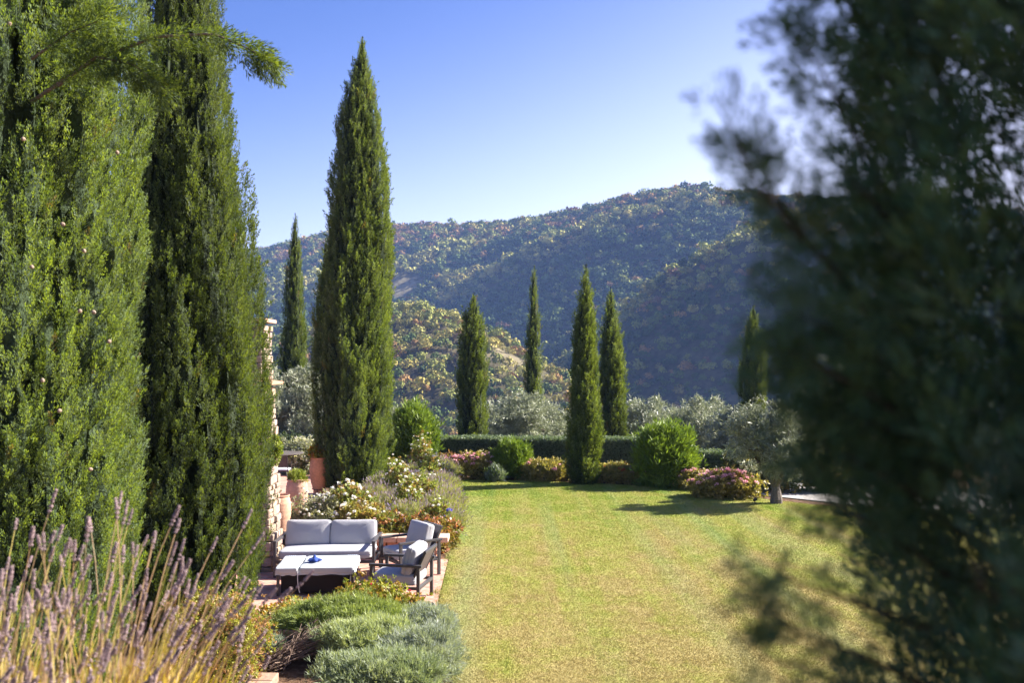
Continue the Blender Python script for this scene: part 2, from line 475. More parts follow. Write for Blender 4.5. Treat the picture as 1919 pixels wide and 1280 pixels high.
def seg_dist(X, Y, a, b):
    d = b[:2] - a[:2]; L2 = (d ** 2).sum()
    t = np.clip(((X - a[0]) * d[0] + (Y - a[1]) * d[1]) / L2, 0, 1)
    qx, qy = X - a[0] - t * d[0], Y - a[1] - t * d[1]
    return np.hypot(qx, qy), a[2] + t * (b[2] - a[2]), qx * math.sin(AZ) + qy * math.cos(AZ)

def height(X, Y):
    X = np.asarray(X, float); Y = np.asarray(Y, float)
    q = np.maximum(np.maximum(Y - 31.5, np.abs(X) - 60), 0)
    base = -.18 - 62 * (1 - np.exp(-q / 150))
    gul = (fbm(X / 75, Y / 75, 0, 5, 3) - .5)
    k = 3.0; hs = [base]
    for P, sl_, w, sh_, ga, bn in RIDGES:
        best = np.full(X.shape, -1e3)
        for a, b in zip(P[:-1], P[1:]):
            d, z, sd = seg_dist(X, Y, a, b)
            f = np.clip(.5 - sd / (d + 1e-6) * .9, 0, 1)
            s_ = sl_ + (sh_ - sl_) * f
            drop = s_ * (np.sqrt(d * d + w * w) - w)
            if bn:
                g_ = (1 - f) * np.clip(np.minimum(d, bn) / bn, 0, 1)
                drop = drop - g_ * bn * (.12 + sl_)
            best = np.maximum(best, z - drop + gul * np.minimum(d, 90) * ga)
        hs.append(best)
    H = np.stack(hs); mx = H.max(0)
    z = mx + k * np.log(np.exp((H - mx) / k).sum(0))
    far = np.clip((q - 90) / 120, 0, 1)
    return base * (1 - far) + z * far + far * 3 * (fbm(X / 22, Y / 22, 0, 9, 2) - .5)

def raycast(px, py):
    D = np.arange(160, 1300, 1.5)
    X = (px - 960) / F * D; Z = HC - (py - YH) / F * D
    h = height(X, D); i = np.nonzero(h > Z)[0]
    if len(i) == 0: return None
    return X[i[0]], D[i[0]]
FIELDS = []
for px, py, r in ((755, 541, 11), (772, 536, 7), (936, 654, 4), (948, 664, 5), (960, 676, 5)):
    h_ = raycast(px, py)
    if h_: FIELDS.append((*h_, r))

def hillmat():
    m, n, l, b, out = newmat('hill_ground')
    a = n.new('ShaderNodeAttribute'); a.attribute_name = 'col'
    g = n.new('ShaderNodeNewGeometry')
    z = n.new('ShaderNodeTexNoise'); z.inputs['Scale'].default_value = .25; z.inputs['Detail'].default_value = 8
    l.new(g.outputs['Position'], z.inputs['Vector'])
    mr = n.new('ShaderNodeMapRange'); mr.inputs[1].default_value = .3; mr.inputs[2].default_value = .7; mr.inputs[3].default_value = .6; mr.inputs[4].default_value = 1.4
    l.new(z.outputs[0], mr.inputs[0])
    vm = n.new('ShaderNodeVectorMath'); vm.operation = 'SCALE'; l.new(a.outputs[0], vm.inputs[0]); l.new(mr.outputs[0], vm.inputs['Scale'])
    l.new(vm.outputs[0], b.inputs['Base Color']); b.inputs['Roughness'].default_value = 1; b.inputs['Specular IOR Level'].default_value = .05
    return m
M_HILL = hillmat()
def field_mask(X, Y):
    f = np.zeros(np.shape(X))
    for fx, fy, r in FIELDS:
        d = np.hypot(X - fx, (Y - fy) * .8) / r
        f = np.maximum(f, np.clip(1.6 - d, 0, 1))
    return f
def grid_sheet(xs, ys, hf, colf):
    X, Y = np.meshgrid(xs, ys); Z = hf(X, Y)
    V = np.stack([X, Y, Z], 2).reshape(-1, 3); nx = len(xs)
    i, j = np.meshgrid(np.arange(nx - 1), np.arange(len(ys) - 1)); a = (j * nx + i).ravel()
    return V, np.stack([a, a + 1, a + nx + 1, a + nx], 1), colf(X, Y).reshape(-1, 3)
def hillcol(X, Y):
    f = field_mask(X, Y)[..., None]
    n_ = fbm(X / 15, Y / 15, 0, 31, 3)[..., None]
    base = np.array([.05, .05, .025]) * (1 - n_) + np.array([.11, .09, .05]) * n_
    return base * (1 - f) + np.array([.21, .18, .11]) * f
xs = np.concatenate([np.linspace(-1600, -900, 12), np.linspace(-890, 1000, 330), np.linspace(1020, 1600, 10)])
ys = np.concatenate([np.linspace(-300, 20, 8), np.linspace(31, 1350, 280), np.linspace(1370, 1700, 8)])
g = Geo(); g.add(*grid_sheet(xs, ys, height, hillcol))
tag(g.make('hills', M_HILL, smooth=True), kind='structure')

# woods on the hills: nobody could count them
fr = np.random.default_rng(21)
def crown_proto(rg, n, q):
    lob = norm(rg.normal(size=(7, 3))) * np.array([.55, .55, .4])
    d = norm(rg.normal(size=(n, 3))); d[:, 2] = np.abs(d[:, 2]) * 1.0 - .25; d = norm(d)
    c = lob[rg.integers(0, 7, n)]
    base = c + d * .48 * rg.uniform(.75, 1.1, (n, 1)); base[:, 2] = base[:, 2] * .95 + .15
    nrm = norm(d + rg.normal(size=(n, 3)) * .28)
    u = norm(np.cross(nrm, rg.normal(size=(n, 3)))); v = np.cross(nrm, u)
    s = q * rg.uniform(.6, 1.3, (n, 1))
    V = np.stack([base - u * s - v * s * .7, base + u * s - v * s * .5, base + u * s * .8 + v * s, base - u * s * .9 + v * s * .6], 1).reshape(-1, 3)
    return V, np.arange(4 * n).reshape(n, 4)
LOD_N = [crown_proto(fr, 130, .115) for _ in range(6)]
LOD_F = [crown_proto(fr, 90, .14) for _ in range(6)]
st = 5.5
X, Y = np.meshgrid(np.arange(-800, 900, st), np.arange(165, 1280, st))
X2, Y2 = np.meshgrid(np.arange(-330, 400, 4.2), np.arange(165, 540, 4.2))
k2 = np.hypot(X2, Y2) < 540; k1 = np.hypot(X, Y) >= 540
X, Y = np.concatenate([X[k1], X2[k2]]), np.concatenate([Y[k1], Y2[k2]])
X = (X + fr.uniform(-.5, .5, X.shape) * st * 1.1).ravel(); Y = (Y + fr.uniform(-.5, .5, Y.shape) * st * 1.1).ravel()
keep = (X / Y > -.56) & (X / Y < .78)
X, Y = X[keep], Y[keep]
Z = height(X, Y)
keep = (field_mask(X, Y) < .25) & (fr.uniform(size=X.shape) < .96)
X, Y, Z = X[keep], Y[keep], Z[keep]
# leave out the ones no side-step of the camera could see (behind the hills)
D = np.hypot(X, Y); keep = np.ones(len(X), bool)
for f_ in np.linspace(.3, .97, 24):
    hh = height(X * f_, Y * f_)
    keep &= (HC + (Z + 12 - HC) * f_) > hh - 1
X, Y, Z, D = X[keep], Y[keep], Z[keep], D[keep]
pal = np.array([[.07, .105, .028], [.12, .155, .036], [.21, .225, .055], [.30, .26, .07], [.33, .20, .075], [.20, .11, .06], [.04, .068, .026], [.35, .33, .10]])
mixn = fbm(X / 60, Y / 60, 0, 77, 3)
pw = np.array([.27, .32, .2, .08, .035, .025, .07])
pk = fr.choice(7, len(X), p=pw)
warm = (mixn > .55) & (fr.uniform(size=len(X)) < .4); pk[warm] = fr.choice([3, 4, 5, 2, 2, 1], warm.sum())
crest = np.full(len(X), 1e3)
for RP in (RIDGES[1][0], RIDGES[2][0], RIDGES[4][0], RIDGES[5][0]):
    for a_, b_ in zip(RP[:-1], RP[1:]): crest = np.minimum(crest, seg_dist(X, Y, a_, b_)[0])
lit_crest = (crest < 26) & (fr.uniform(size=len(X)) < .75); pk[lit_crest] = fr.choice([2, 7, 3, 7, 2], lit_crest.sum())  # bright golden palette paints sunlight onto the trees along the spur crests
face = (crest > 30) & (D > 500) & (fr.uniform(size=len(X)) < .72); pk[face] = fr.choice([0, 6, 0, 6, 1], face.sum())  # darker palette paints shade into the trees on the slopes below the crests
sky_d = np.full(len(X), 1e3)
for a_, b_ in zip(RIDGES[0][0][:-1], RIDGES[0][0][1:]): sky_d = np.minimum(sky_d, seg_dist(X, Y, a_, b_)[0])
up_ = (sky_d < 85) & (fr.uniform(size=len(X)) < .6); pk[up_] = fr.choice([1, 2, 4, 5, 3, 4, 1], up_.sum())
lobe = (D < 480) & (X < 40) & (fr.uniform(size=len(X)) < .5); pk[lobe] = fr.choice([1, 2, 3, 3, 4], lobe.sum())
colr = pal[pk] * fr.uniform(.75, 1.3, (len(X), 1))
S = (2.6 + 4.2 * fr.uniform(0, 1, len(X)) ** 1.5 + 1.2 * mixn) * np.clip(D / 850, .55, .95) * np.where(fr.uniform(size=len(X)) < .08, 1.35, 1)
S = S * np.where((crest < 14) & (D > 480), 1.3, 1)
P = np.stack([X, Y, Z + S * .75], 1)
ax = np.tile([0, 0, 1.], (len(X), 1)) + fr.normal(size=(len(X), 3)) * .1
g = Geo(); nearm = D < 560
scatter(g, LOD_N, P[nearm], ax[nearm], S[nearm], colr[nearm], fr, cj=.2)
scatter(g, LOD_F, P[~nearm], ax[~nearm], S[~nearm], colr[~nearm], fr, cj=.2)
print('forest trees', len(X), 'verts', g.n)
tag(g.make('forest', M_FOREST), 'mixed oak woods in early autumn colour covering the hills', 'forest', kind='stuff')

# ------------------------------------------------------------------ garden ground
def sheet(name, poly, z, mat, kind='structure'):
    g = Geo(); P = [(x, y, z) for x, y in poly]
    g.add(P, [list(range(len(P)))])
    return tag(g.make(name, mat), kind=kind)
sheet('garden_ground', [(-58, -40), (58, -40), (58, 31.4), (-58, 31.4)], -.02, M_SOIL)
LAWN_EDGE = [(-.55, 4.1), (-.6, 9.9), (-1.02, 12.2), (-1.08, 15.9), (-1.18, 18), (-1.5, 23), (-1.72, 27.0), (-.9, 27.05), (.6, 26.9), (2.1, 26.4), (3.6, 25.8), (4.9, 25.0), (5.7, 24.2), (6.3, 23.3), (7.2, 22.4), (8.6, 21.5), (11, 20.8), (20, 20), (40, 20), (40, 4.1)]
sheet('lawn', LAWN_EDGE, -.004, M_LAWN)
sheet('patio', [(-14, 12.35), (-1.04, 12.35), (-1.10, 16.1), (-4.35, 16.12), (-4.4, 22.5), (-5.2, 25.2), (-5.2, 31.3), (-14, 31.3)], .012, M_PATIO)
sheet('gravel_path', [(1.6, 27.0), (4.6, 25.9), (6.5, 23.9), (8.4, 22.1), (11, 21.3), (40, 20.6), (40, 22.6), (10, 24.6), (8, 26.4), (6, 26.9), (1.8, 28)], .006, M_GRAVEL)

# short mown grass on the lawn
gr = np.random.default_rng(5)
def in_lawn(X, Y):
    x0 = np.interp(Y, [4, 9.9, 12.2, 15.9, 18, 23, 27], [-.55, -.6, -1.02, -1.08, -1.18, -1.5, -1.72])
    ex = [-1.72, -.9, .6, 2.1, 3.6, 4.9, 5.7, 6.3, 7.2, 8.6, 11]; ey = [27, 27.05, 26.9, 26.4, 25.8, 25, 24.2, 23.3, 22.4, 21.5, 20.8]
    return (X > x0 - .02 - .10 * fbm(Y * 4, X * 0, 0, 8, 2) * (Y > 12)) & (Y < np.interp(X, ex, ey) + .03)
N = 620000
D = 9.2 + (27.2 - 9.2) * gr.uniform(0, 1, N) ** 1.15
pxs = gr.uniform(780, 1960, N); X = (pxs - 960) / F * D
Xw, Yw = gr.uniform(-1.8, 15, 260000), gr.uniform(4.15, 27.2, 260000)      # coarser sward beyond the part seen from here
kw = ~((Yw > 9.2) & ((Xw / Yw * F + 960) < 1960)); X, D = np.concatenate([X, Xw[kw]]), np.concatenate([D, Yw[kw]])
k = in_lawn(X, D); X, D = X[k], D[k]; n = len(X)
tuft = fbm(X * 5, D * 5, 0, 3, 3)
h = gr.uniform(.008, .02, n) * (.55 + 1.0 * tuft) * (1 + (D - 10) * .01)
xe = np.interp(D, [4, 9.9, 12.2, 15.9, 18, 23, 27], [-.55, -.6, -1.02, -1.08, -1.18, -1.5, -1.72]); h = h * (1 + 2.2 * np.clip(1 - (X - xe) / .12, 0, 1) * tuft); w = .0022 + D * .00028 + .004 * ((D < 9.2) | ((X / D * F + 960) > 1960))
a = gr.uniform(0, 6.283, n); ln = gr.normal(size=(n, 2)) * .6
b0 = np.stack([X - np.cos(a) * w, D - np.sin(a) * w, np.full(n, -.004)], 1)
b1 = np.stack([X + np.cos(a) * w, D + np.sin(a) * w, np.full(n, -.004)], 1)
tp = np.stack([X + ln[:, 0] * h, D + ln[:, 1] * h, h - .004], 1)
g = Geo(); g.add(np.stack([b0, b1, tp], 1).reshape(-1, 3), np.arange(3 * n).reshape(n, 3))
tag(g.make('grass', M_LAWN), 'short mown half dry grass blades of the lawn', 'grass', kind='stuff')

# upper terrace the photographer stands on, held by a stone wall
g = Geo(); add_box(g, (0, -3.05, .99), (40, 13.9, 2.02), .03, col=(.16, .10, .06))
tag(g.make('upper_terrace', M_SOIL), kind='structure')

# ------------------------------------------------------------------ cypresses
BARKC = (.16, .12, .09)
CY1, CY2, CY3 = np.array([.032, .055, .028]), np.array([.11, .152, .048]), np.array([.09, .12, .085])
def cypress(loc, H, prof, n, pl, seed, label, group='tall cypress trees', lean=(0, 0), amp=.3, protos=PL_FINE, rope=.16, zlim=None, out=.3, core=.84, cols=(CY1, CY2, CY3), sj=.12, name='cypress_tree', sharpen=1.0, trunk_h=.5, lobes=0.0, wlen=.9, leafm=None):
    rg = np.random.default_rng(seed)
    t_, r_ = np.array(prof).T; rmax = r_.max()
    z0, z1 = zlim or (0, H)
    def rad(th, z):
        r = np.interp(z / H, t_, r_)
        circ = rmax / rope
        tw = th + .05 * z + .25 * (vn(th * 1.3, z * .5, 0, seed + 4) - .5)
        cx, cy = np.cos(tw) * circ, np.sin(tw) * circ
        n1 = fbm(cx, cy, z / wlen, seed, 3)
        n2 = fbm(np.cos(th) * 2.2, np.sin(th) * 2.2, z / 2.2, seed + 9, 2)
        crev = np.exp(-((n1 - .5) / .05) ** 2)
        return r * (1 + amp * (n1 - .5) - .2 * crev + lobes * (n2 - .5)), n1, n2, r * crev
    # sample proportional to area
    zz = rg.uniform(z0, z1, n * 3); pr = np.interp(zz / H, t_, r_) / rmax
    zz = zz[rg.uniform(size=len(zz)) < pr + .08][:n]; m = len(zz)
    th = rg.uniform(0, 6.283, m)
    r, n1, n2, _ = rad(th, zz)
    kp = rg.uniform(size=m) < np.clip((np.abs(n1 - .5) - .004) / .035, .2, 1)
    th, zz, r, n1, n2 = th[kp], zz[kp], r[kp], n1[kp], n2[kp]; m = len(zz)
    r = r * (1 - sj * rg.uniform(0, 1, m) ** 3)
    cx = lambda z: lean[0] * (z / H) ** 2; cy = lambda z: lean[1] * (z / H) ** 2
    P = np.stack([cx(zz) + r * np.cos(th), cy(zz) + r * np.sin(th), zz - pl * .45], 1)
    o = np.stack([np.cos(th), np.sin(th), np.zeros(m)], 1)
    axis = np.array([0, 0, 1.]) + o * out + rg.normal(size=(m, 3)) * .2
    S = pl * rg.uniform(.7, 1.25, m) * np.where(rg.uniform(size=m) < .04, 1.3, 1) * np.clip(.55 + .6 * r / rmax, .5, 1)
    pch = fbm(np.cos(th) * 1.8, np.sin(th) * 1.8, zz / 1.6, seed + 21, 3)[:, None]
    u = rg.uniform(0, 1, (m, 1)) * .75 + (pch - .35) * .8
    col = cols[0] * (1 - u) + cols[1] * u
    q = (rg.uniform(size=(m, 1)) < .3) * .7
    col = np.clip(col * (1 - q) + cols[2] * q, .008, 1)
    col = np.where(rg.uniform(size=(m, 1)) < .006, np.array([[.10, .085, .04]]), col)
    t = thing(name, loc, label, 'cypress', group)
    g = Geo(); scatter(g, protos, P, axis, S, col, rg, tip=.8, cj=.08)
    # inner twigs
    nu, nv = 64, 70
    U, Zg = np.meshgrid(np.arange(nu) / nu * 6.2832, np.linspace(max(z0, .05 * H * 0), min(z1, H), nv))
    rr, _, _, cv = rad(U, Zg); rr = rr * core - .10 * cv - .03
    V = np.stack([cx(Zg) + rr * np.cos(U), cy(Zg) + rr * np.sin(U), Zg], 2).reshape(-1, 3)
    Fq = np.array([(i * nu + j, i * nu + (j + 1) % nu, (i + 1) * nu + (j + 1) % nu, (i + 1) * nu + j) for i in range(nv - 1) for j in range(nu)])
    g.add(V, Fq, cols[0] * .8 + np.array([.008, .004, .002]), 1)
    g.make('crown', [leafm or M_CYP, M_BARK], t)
    tg = Geo(); zt = np.linspace(-.05, H * .9, 8)
    add_tube(tg, np.stack([cx(zt), cy(zt), zt], 1), np.linspace(.16, .02, 8) * max(rmax, .5), 10, BARKC)
    tg.make('trunk', M_BARK, t)
    return t

# the big tree in the middle
PT = [(0, .12), (.012, .45), (.05, .76), (.12, .84), (.3, .875), (.45, .84), (.55, .74), (.65, .65), (.75, .54), (.85, .41), (.92, .22), (.96, .11), (1, .02)]
cypress((gx(664, 23.8), 23.8, -.02), 11.75, PT, 8500, .34, 11, 'tall full cypress standing alone at the garden bed beyond the white sofa', lean=(.22, 0), amp=.62, rope=.21, wlen=1.6, lobes=.12, sj=.05, out=.2, protos=PL_ROPE)
# the two big ones on the left
PB = [(0, .35), (.01, .65), (.05, .94), (.17, 1.03), (.3, .95), (.42, .82), (.55, .62), (.7, .43), (.85, .26), (1, .03)]
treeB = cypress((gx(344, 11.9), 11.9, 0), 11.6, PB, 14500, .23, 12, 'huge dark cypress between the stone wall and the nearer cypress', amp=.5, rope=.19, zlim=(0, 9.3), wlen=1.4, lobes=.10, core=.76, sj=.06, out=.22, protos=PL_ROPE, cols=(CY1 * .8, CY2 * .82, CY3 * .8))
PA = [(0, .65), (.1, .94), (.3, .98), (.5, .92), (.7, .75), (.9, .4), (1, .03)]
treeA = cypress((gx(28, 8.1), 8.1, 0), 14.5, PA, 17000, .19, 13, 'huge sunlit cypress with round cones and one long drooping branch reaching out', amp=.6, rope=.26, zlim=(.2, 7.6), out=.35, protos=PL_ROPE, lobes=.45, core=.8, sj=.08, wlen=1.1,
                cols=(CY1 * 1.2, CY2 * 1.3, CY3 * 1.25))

def spray(parent_loc, pts, rad, n, pl, seed, col1, col2, protos=PL_LOOSE, droop=.5, width=.25, name='branch', parent=None, side=None, taper=.6, leafm=None):
    """a leafy bough: wood tube with a foliage sub-part"""
    rg = np.random.default_rng(seed)
    P = np.asarray(pts, float) - np.asarray(parent_loc)
    k = np.linspace(0, len(P) - 1, 24); Pi = np.stack([np.interp(k, range(len(P)), P[:, i]) for i in range(3)], 1)
    g = Geo(); add_tube(g, Pi, np.linspace(rad, rad * .2, 24), 6, (.07, .06, .045) if leafm else BARKC)
    b = g.make(name, M_BARK, parent)
    T = norm(np.gradient(Pi, axis=0)); 
    t = rg.uniform(.05, 1, n); f = t * 23; i0 = np.clip(f.astype(int), 0, 22); fr_ = (f - i0)[:, None]
    p = Pi[i0] * (1 - fr_) + Pi[i0 + 1] * fr_; T = T[i0]
    sd = rg.normal(size=(n, 3)); sd -= (sd * T).sum(1)[:, None] * T; sd = norm(sd); sd[:, 2] -= droop; 
    reach = width * rg.uniform(0, 1, n) ** 1.3 * (1 - taper * t)
    p = p + (sd * .8 + T * .6) * reach[:, None]
    axis = T * 1.0 + sd * .8
    u = rg.uniform(0, 1, (n, 1))
    gf = Geo(); scatter(gf, protos, p, axis, pl * rg.uniform(.7, 1.2, n), col1 * (1 - u) + col2 * u, rg)
    gf.make('foliage', leafm or M_CYP, b)
    return b

LA = treeA.location
spray(LA, [at(60, 190, 7.4), at(170, 115, 7.1), at(290, 68, 7.0), at(400, 62, 6.95), at(470, 92, 6.95), at(516, 122, 6.95)], .016, 210, .17, 41, CY1 * 1.1, CY2 * .8, droop=.45, width=.14, parent=treeA)
spray(LA, [at(110, 160, 7.2), at(180, 105, 7.0), at(250, 120, 6.9), at(310, 165, 6.85)], .012, 150, .19, 42, CY1 * 1.1, CY2 * .8, droop=.5, width=.15, parent=treeA)
spray(LA, [at(60, 110, 7.3), at(130, 60, 7.1), at(205, 30, 7.0)], .012, 110, .19, 43, CY1 * 1.1, CY2 * .9, droop=.3, width=.22, parent=treeA)
# cones
def cone_mesh():
    rg = np.random.default_rng(8)
    bm = bmesh.new(); bmesh.ops.create_icosphere(bm, subdivisions=3, radius=1)
    V = np.array([v.co[:] for v in bm.verts]); Fa = np.array([[v.index for v in f.verts] for f in bm.faces]); bm.free()
    c = norm(rg.normal(size=(14, 3))); d = np.sort(np.arccos(np.clip(V @ c.T, -1, 1)), 1)
    V = V * (1 - .16 * np.exp(-((d[:, 1] - d[:, 0]) / .12) ** 2))[:, None] * np.array([1, 1, 1.12])
    g = Geo(); g.add(V * .017, Fa, (.30, .22, .17)); return g
first = None
rc = random.Random(4)
for i, (px, py) in enumerate([(80, 713), (158, 470), (150, 583), (176, 585), (112, 770), (44, 260), (18, 43), (220, 285), (118, 420), (205, 640), (60, 500), (170, 880)]):
    d0 = 7.4
    c0 = at(px, py, 1.0); dirv = (c0 - Vector((0, 0, HC)))
    # walk along the sight line until just outside the crown
    axx, ayy = LA[0], LA[1]; s = 5.5
    while s < 9 and math.hypot(dirv.x * s - axx, s - ayy) > 1.07: s += .02
    p = Vector((0, 0, HC)) + dirv * s
    if first is None:
        first = cone_mesh().make('cone', M_BARK, treeA, smooth=True); c = first
    else:
        c = first.copy(); COL.objects.link(c); c.parent = treeA
    c.location = p - LA
    c.rotation_euler = (rc.random() * 3, rc.random() * 3, 0)

# smaller cypresses further off
def small(px, D, top, base_z, halfs, seed, label, lean=0, n=1500, pl=.42):
    H = gz(top, D) - base_z
    prof = [(0, halfs[-1][1] * D / F * .6)]
    for py, hw in sorted(halfs, key=lambda q: -q[0]):
        prof.append(((gz(py, D) - base_z) / H, hw * D / F * .84))
    prof.append((1, .015)); prof = sorted(prof)
    prof = [(max(0, a), b) for a, b in prof]
    return cypress((gx(px, D), D, base_z), H, prof, n, pl, seed, label, lean=(lean, 0), amp=.6, protos=PL_ROPE, rope=.2, lobes=.25, out=.13, group='tall cypress trees', core=.8, wlen=1.4, cols=(CY1 * .9, CY2 * .85, CY3))
small(1095, 26.3, 495, -.02, [(515, 4), (560, 12), (600, 18), (700, 26), (800, 31), (870, 31), (900, 25)], 51, 'slender pointed cypress at the far lawn edge, in front of the clipped hedge', lean=.06, n=2300, pl=.4)
small(550, 38, 399, -3.2, [(425, 6), (450, 9), (500, 16), (600, 22), (700, 29), (780, 28)], 52, 'thin spire cypress rising behind the olive beside the stone wall', lean=.08, n=2200)
small(610, 37, 446, -3.1, [(470, 6), (520, 12), (600, 20), (700, 26), (800, 26)], 53, 'cypress mostly hidden directly behind the tall full cypress', n=1300)
small(886, 34, 548, -1.3, [(562, 5), (580, 11), (600, 19), (650, 26), (700, 27), (800, 28)], 54, 'short cypress with a broken narrow tip behind the hedge end', lean=.05, n=1700)
small(997, 45, 498, -4.4, [(520, 5), (560, 8), (620, 12), (700, 16), (780, 17)], 55, 'thinnest distant cypress growing out behind a grey olive', lean=.12, n=1300)
small(1150, 33, 537, -1.2, [(556, 5), (580, 10), (640, 18), (720, 26), (800, 28), (840, 28)], 56, 'cypress behind the hedge just right of the pointed one at the lawn edge', lean=-.10, n=1700)
small(1412, 34, 572, -1.4, [(590, 6), (620, 12), (660, 19), (720, 24), (840, 25)], 57, 'cypress half hidden by the blurred foreground foliage, above the lawn olive', n=1500)

# ------------------------------------------------------------------ olives
OL1, OL2 = np.array([.19, .215, .14]), np.array([.36, .38, .28])
def olive(x, y, z0, H, R, n, seed, label, leaf=.10, trunk=.5, cz=None, flat=.75, group='olive trees'):
    rg = np.random.default_rng(seed)
    t = thing('olive_tree', (x, y, z0), label, 'olive tree', group, 0)
    g = Geo(); tips = []
    th = trunk; tr = R * .10
    pts = bez((0, 0, -.1), (rg.uniform(-.08, .08), 0, th * .5), (rg.uniform(-.12, .12), rg.uniform(-.1, .1), th), 7)
    add_tube(g, pts, np.linspace(tr * 1.5, tr, 7) * rg.uniform(.88, 1.15, 7), 10, (.13, .11, .095))
    top = pts[-1]; nl = 5
    for i in range(nl):
        a = i / nl * 6.283 + rg.uniform(-.4, .4); e = rg.uniform(.5, .8)
        end = np.array([np.cos(a) * R * e, np.sin(a) * R * e, th + (H - th) * rg.uniform(.45, .8)])
        mid = top * .4 + end * .6 + np.array([np.cos(a) * R * .12, np.sin(a) * R * .12, -(H - th) * .12])
        L = bez(top - np.array([0, 0, .05]), mid, end, 8); L[1:-1] += rg.normal(size=(6, 3)) * .03 * R
        add_tube(g, L, np.linspace(tr * .6, tr * .15, 8), 7, (.13, .11, .095)); 
        for q in range(4):
            s = L[rg.integers(3, 8)]; e2 = s + norm(rg.normal(size=3) + np.array([np.cos(a), np.sin(a), .8])) * R * rg.uniform(.35, .6)
            add_tube(g, bez(s, (s + e2) / 2 + rg.normal(size=3) * .05, e2, 5), np.linspace(tr * .2, tr * .05, 5), 4, (.13, .11, .095)); tips.append(e2)
    g.make('trunk', M_BARK, t)
    # crown: leaf clumps around lobes
    nc = 46; cz = th + (H - th) * .55
    cc = norm(rg.normal(size=(nc, 3))) * (rg.uniform(.25, .92, (nc, 1))) * np.array([R, R, (H - th) * .5]) + np.array([0, 0, cz])
    cc = np.concatenate([cc, np.array(tips)])
    cr = rg.uniform(.16, .34, len(cc)) * R
    k = rg.integers(0, len(cc), n)
    d = norm(rg.normal(size=(n, 3)))
    P = cc[k] + d * cr[k][:, None] * rg.uniform(.5, 1.1, (n, 1)) ** .6
    P = P[P[:, 2] > th * .55]; n = len(P); 
    axis = norm(P - np.array([0, 0, cz])) * .7 + rg.normal(size=(n, 3)) * .5 + np.array([0, 0, .35])
    u = rg.uniform(0, 1, (n, 1))
    gc = Geo(); scatter(gc, CL_SLIM, P, axis, leaf * rg.uniform(.8, 1.3, n), OL1 * (1 - u) + OL2 * u, rg, cj=.25)
    gc.make('crown', M_OLIVE, t)
    return t
olive(gx(556, 33), 33, -1.2, 4.4, 1.15, 4200, 61, 'dense silvery olive behind the terracotta pots by the stone wall', leaf=.15, trunk=.8)
olive(gx(500, 34), 34, -1.2, 4.2, 1.2, 2500, 60, 'olive whose crown shows only beside the stone wall edge', leaf=.15, trunk=.8)
olive(gx(765, 36), 36, -2.2, 4.25, 1.15, 2600, 62, 'small rounded olive between the tall full cypress and the hedge end', leaf=.16, trunk=1.2)
olive(gx(980, 37), 37, -2.6, 4.9, 1.55, 4300, 63, 'spreading grey olive behind the hedge below the thinnest cypress', leaf=.16, trunk=1.5)
olive(gx(1045, 39), 39, -3.0, 4.8, 1.1, 2200, 64, 'narrow olive squeezed against the pointed lawn edge cypress', leaf=.16, trunk=1.5)
olive(gx(1215, 38), 38, -2.8, 4.6, 1.5, 3400, 65, 'wide pale olive behind the large round oleander', leaf=.16, trunk=1.5)
olive(gx(1310, 37), 37, -2.6, 4.6, 1.6, 3800, 66, 'broad olive above the hedge between oleander and lawn olive', leaf=.16, trunk=1.5)
olive(gx(1385, 34), 34, -2.0, 4.1, 1.3, 3000, 67, 'olive behind the right end of the hedge under the half hidden cypress', leaf=.15, trunk=1.3)
olive(gx(1640, 31), 31, -1.0, 4.2, 1.8, 2600, 68, 'olive almost covered by the blurred foreground foliage', leaf=.15, trunk=1.2)
olive(gx(1455, 22.6), 22.6, -.02, 2.45, 1.02, 5000, 69, 'old thick trunked olive standing on the lawn and casting a shadow', leaf=.11, trunk=.45)

# ------------------------------------------------------------------ hedge
def hedge(pts, h, depth, n, seed, label):
    rg = np.random.default_rng(seed); P = np.asarray(pts, float)
    t = thing('hedge', (P[0][0], P[0][1], 0), label, 'hedge')
    L = np.concatenate([[0], np.cumsum(np.hypot(*np.diff(P, axis=0).T))])
    s = rg.uniform(0, L[-1], n); X = np.interp(s, L, P[:, 0]); Y = np.interp(s, L, P[:, 1])
    f = rg.uniform(0, 1, n); wav = .05 * (fbm(s * 1.5, 0, 0, seed) - .5)
    front = f < .55; topm = (f >= .55) & (f < .85)
    dy = np.where(front, -depth / 2, np.where(topm, rg.uniform(-.5, .5, n) * depth, depth / 2))
    Z = np.where(topm, h, rg.uniform(0, h, n)) + wav; rough = rg.normal(size=n) * .025
    Q = np.stack([X - P[0][0], Y + dy + np.where(front, rough, 0) - P[0][1], Z + np.where(topm, rough, 0)], 1)
    axis = np.where(topm[:, None], [0, 0, 1.], np.where(front[:, None], [0, -1., .5], [0, 1., .5])) + rg.normal(size=(n, 3)) * .5
    u = rg.uniform(0, 1, (n, 1)); c = np.array([.09, .14, .08]) * (1 - u) + np.array([.20, .25, .16]) * u
    g = Geo(); scatter(g, CL_LEAF, Q, axis, .05 * rg.uniform(.7, 1.3, n), c, rg)
    for (a, b) in zip(P[:-1], P[1:]):
        m = (a + b) / 2; d = b - a; ang = math.atan2(d[1], d[0])
        add_box(g, (m[0] - P[0][0], m[1] - P[0][1], h / 2 - .02), (np.hypot(*d) + .02, depth - .08, h - .04), .02, Matrix.Rotation(ang, 3, 'Z'), (.04, .05, .03))
    g.make('foliage', M_GLOSSY, t)
hedge([(gx(806, 29.6), 29.6), (gx(1100, 29.2), 29.2), (gx(1216, 29), 29)], gz(822, 29.3), .7, 17000, 71, 'long clipped dark hedge behind the flower border, top catching the sun')
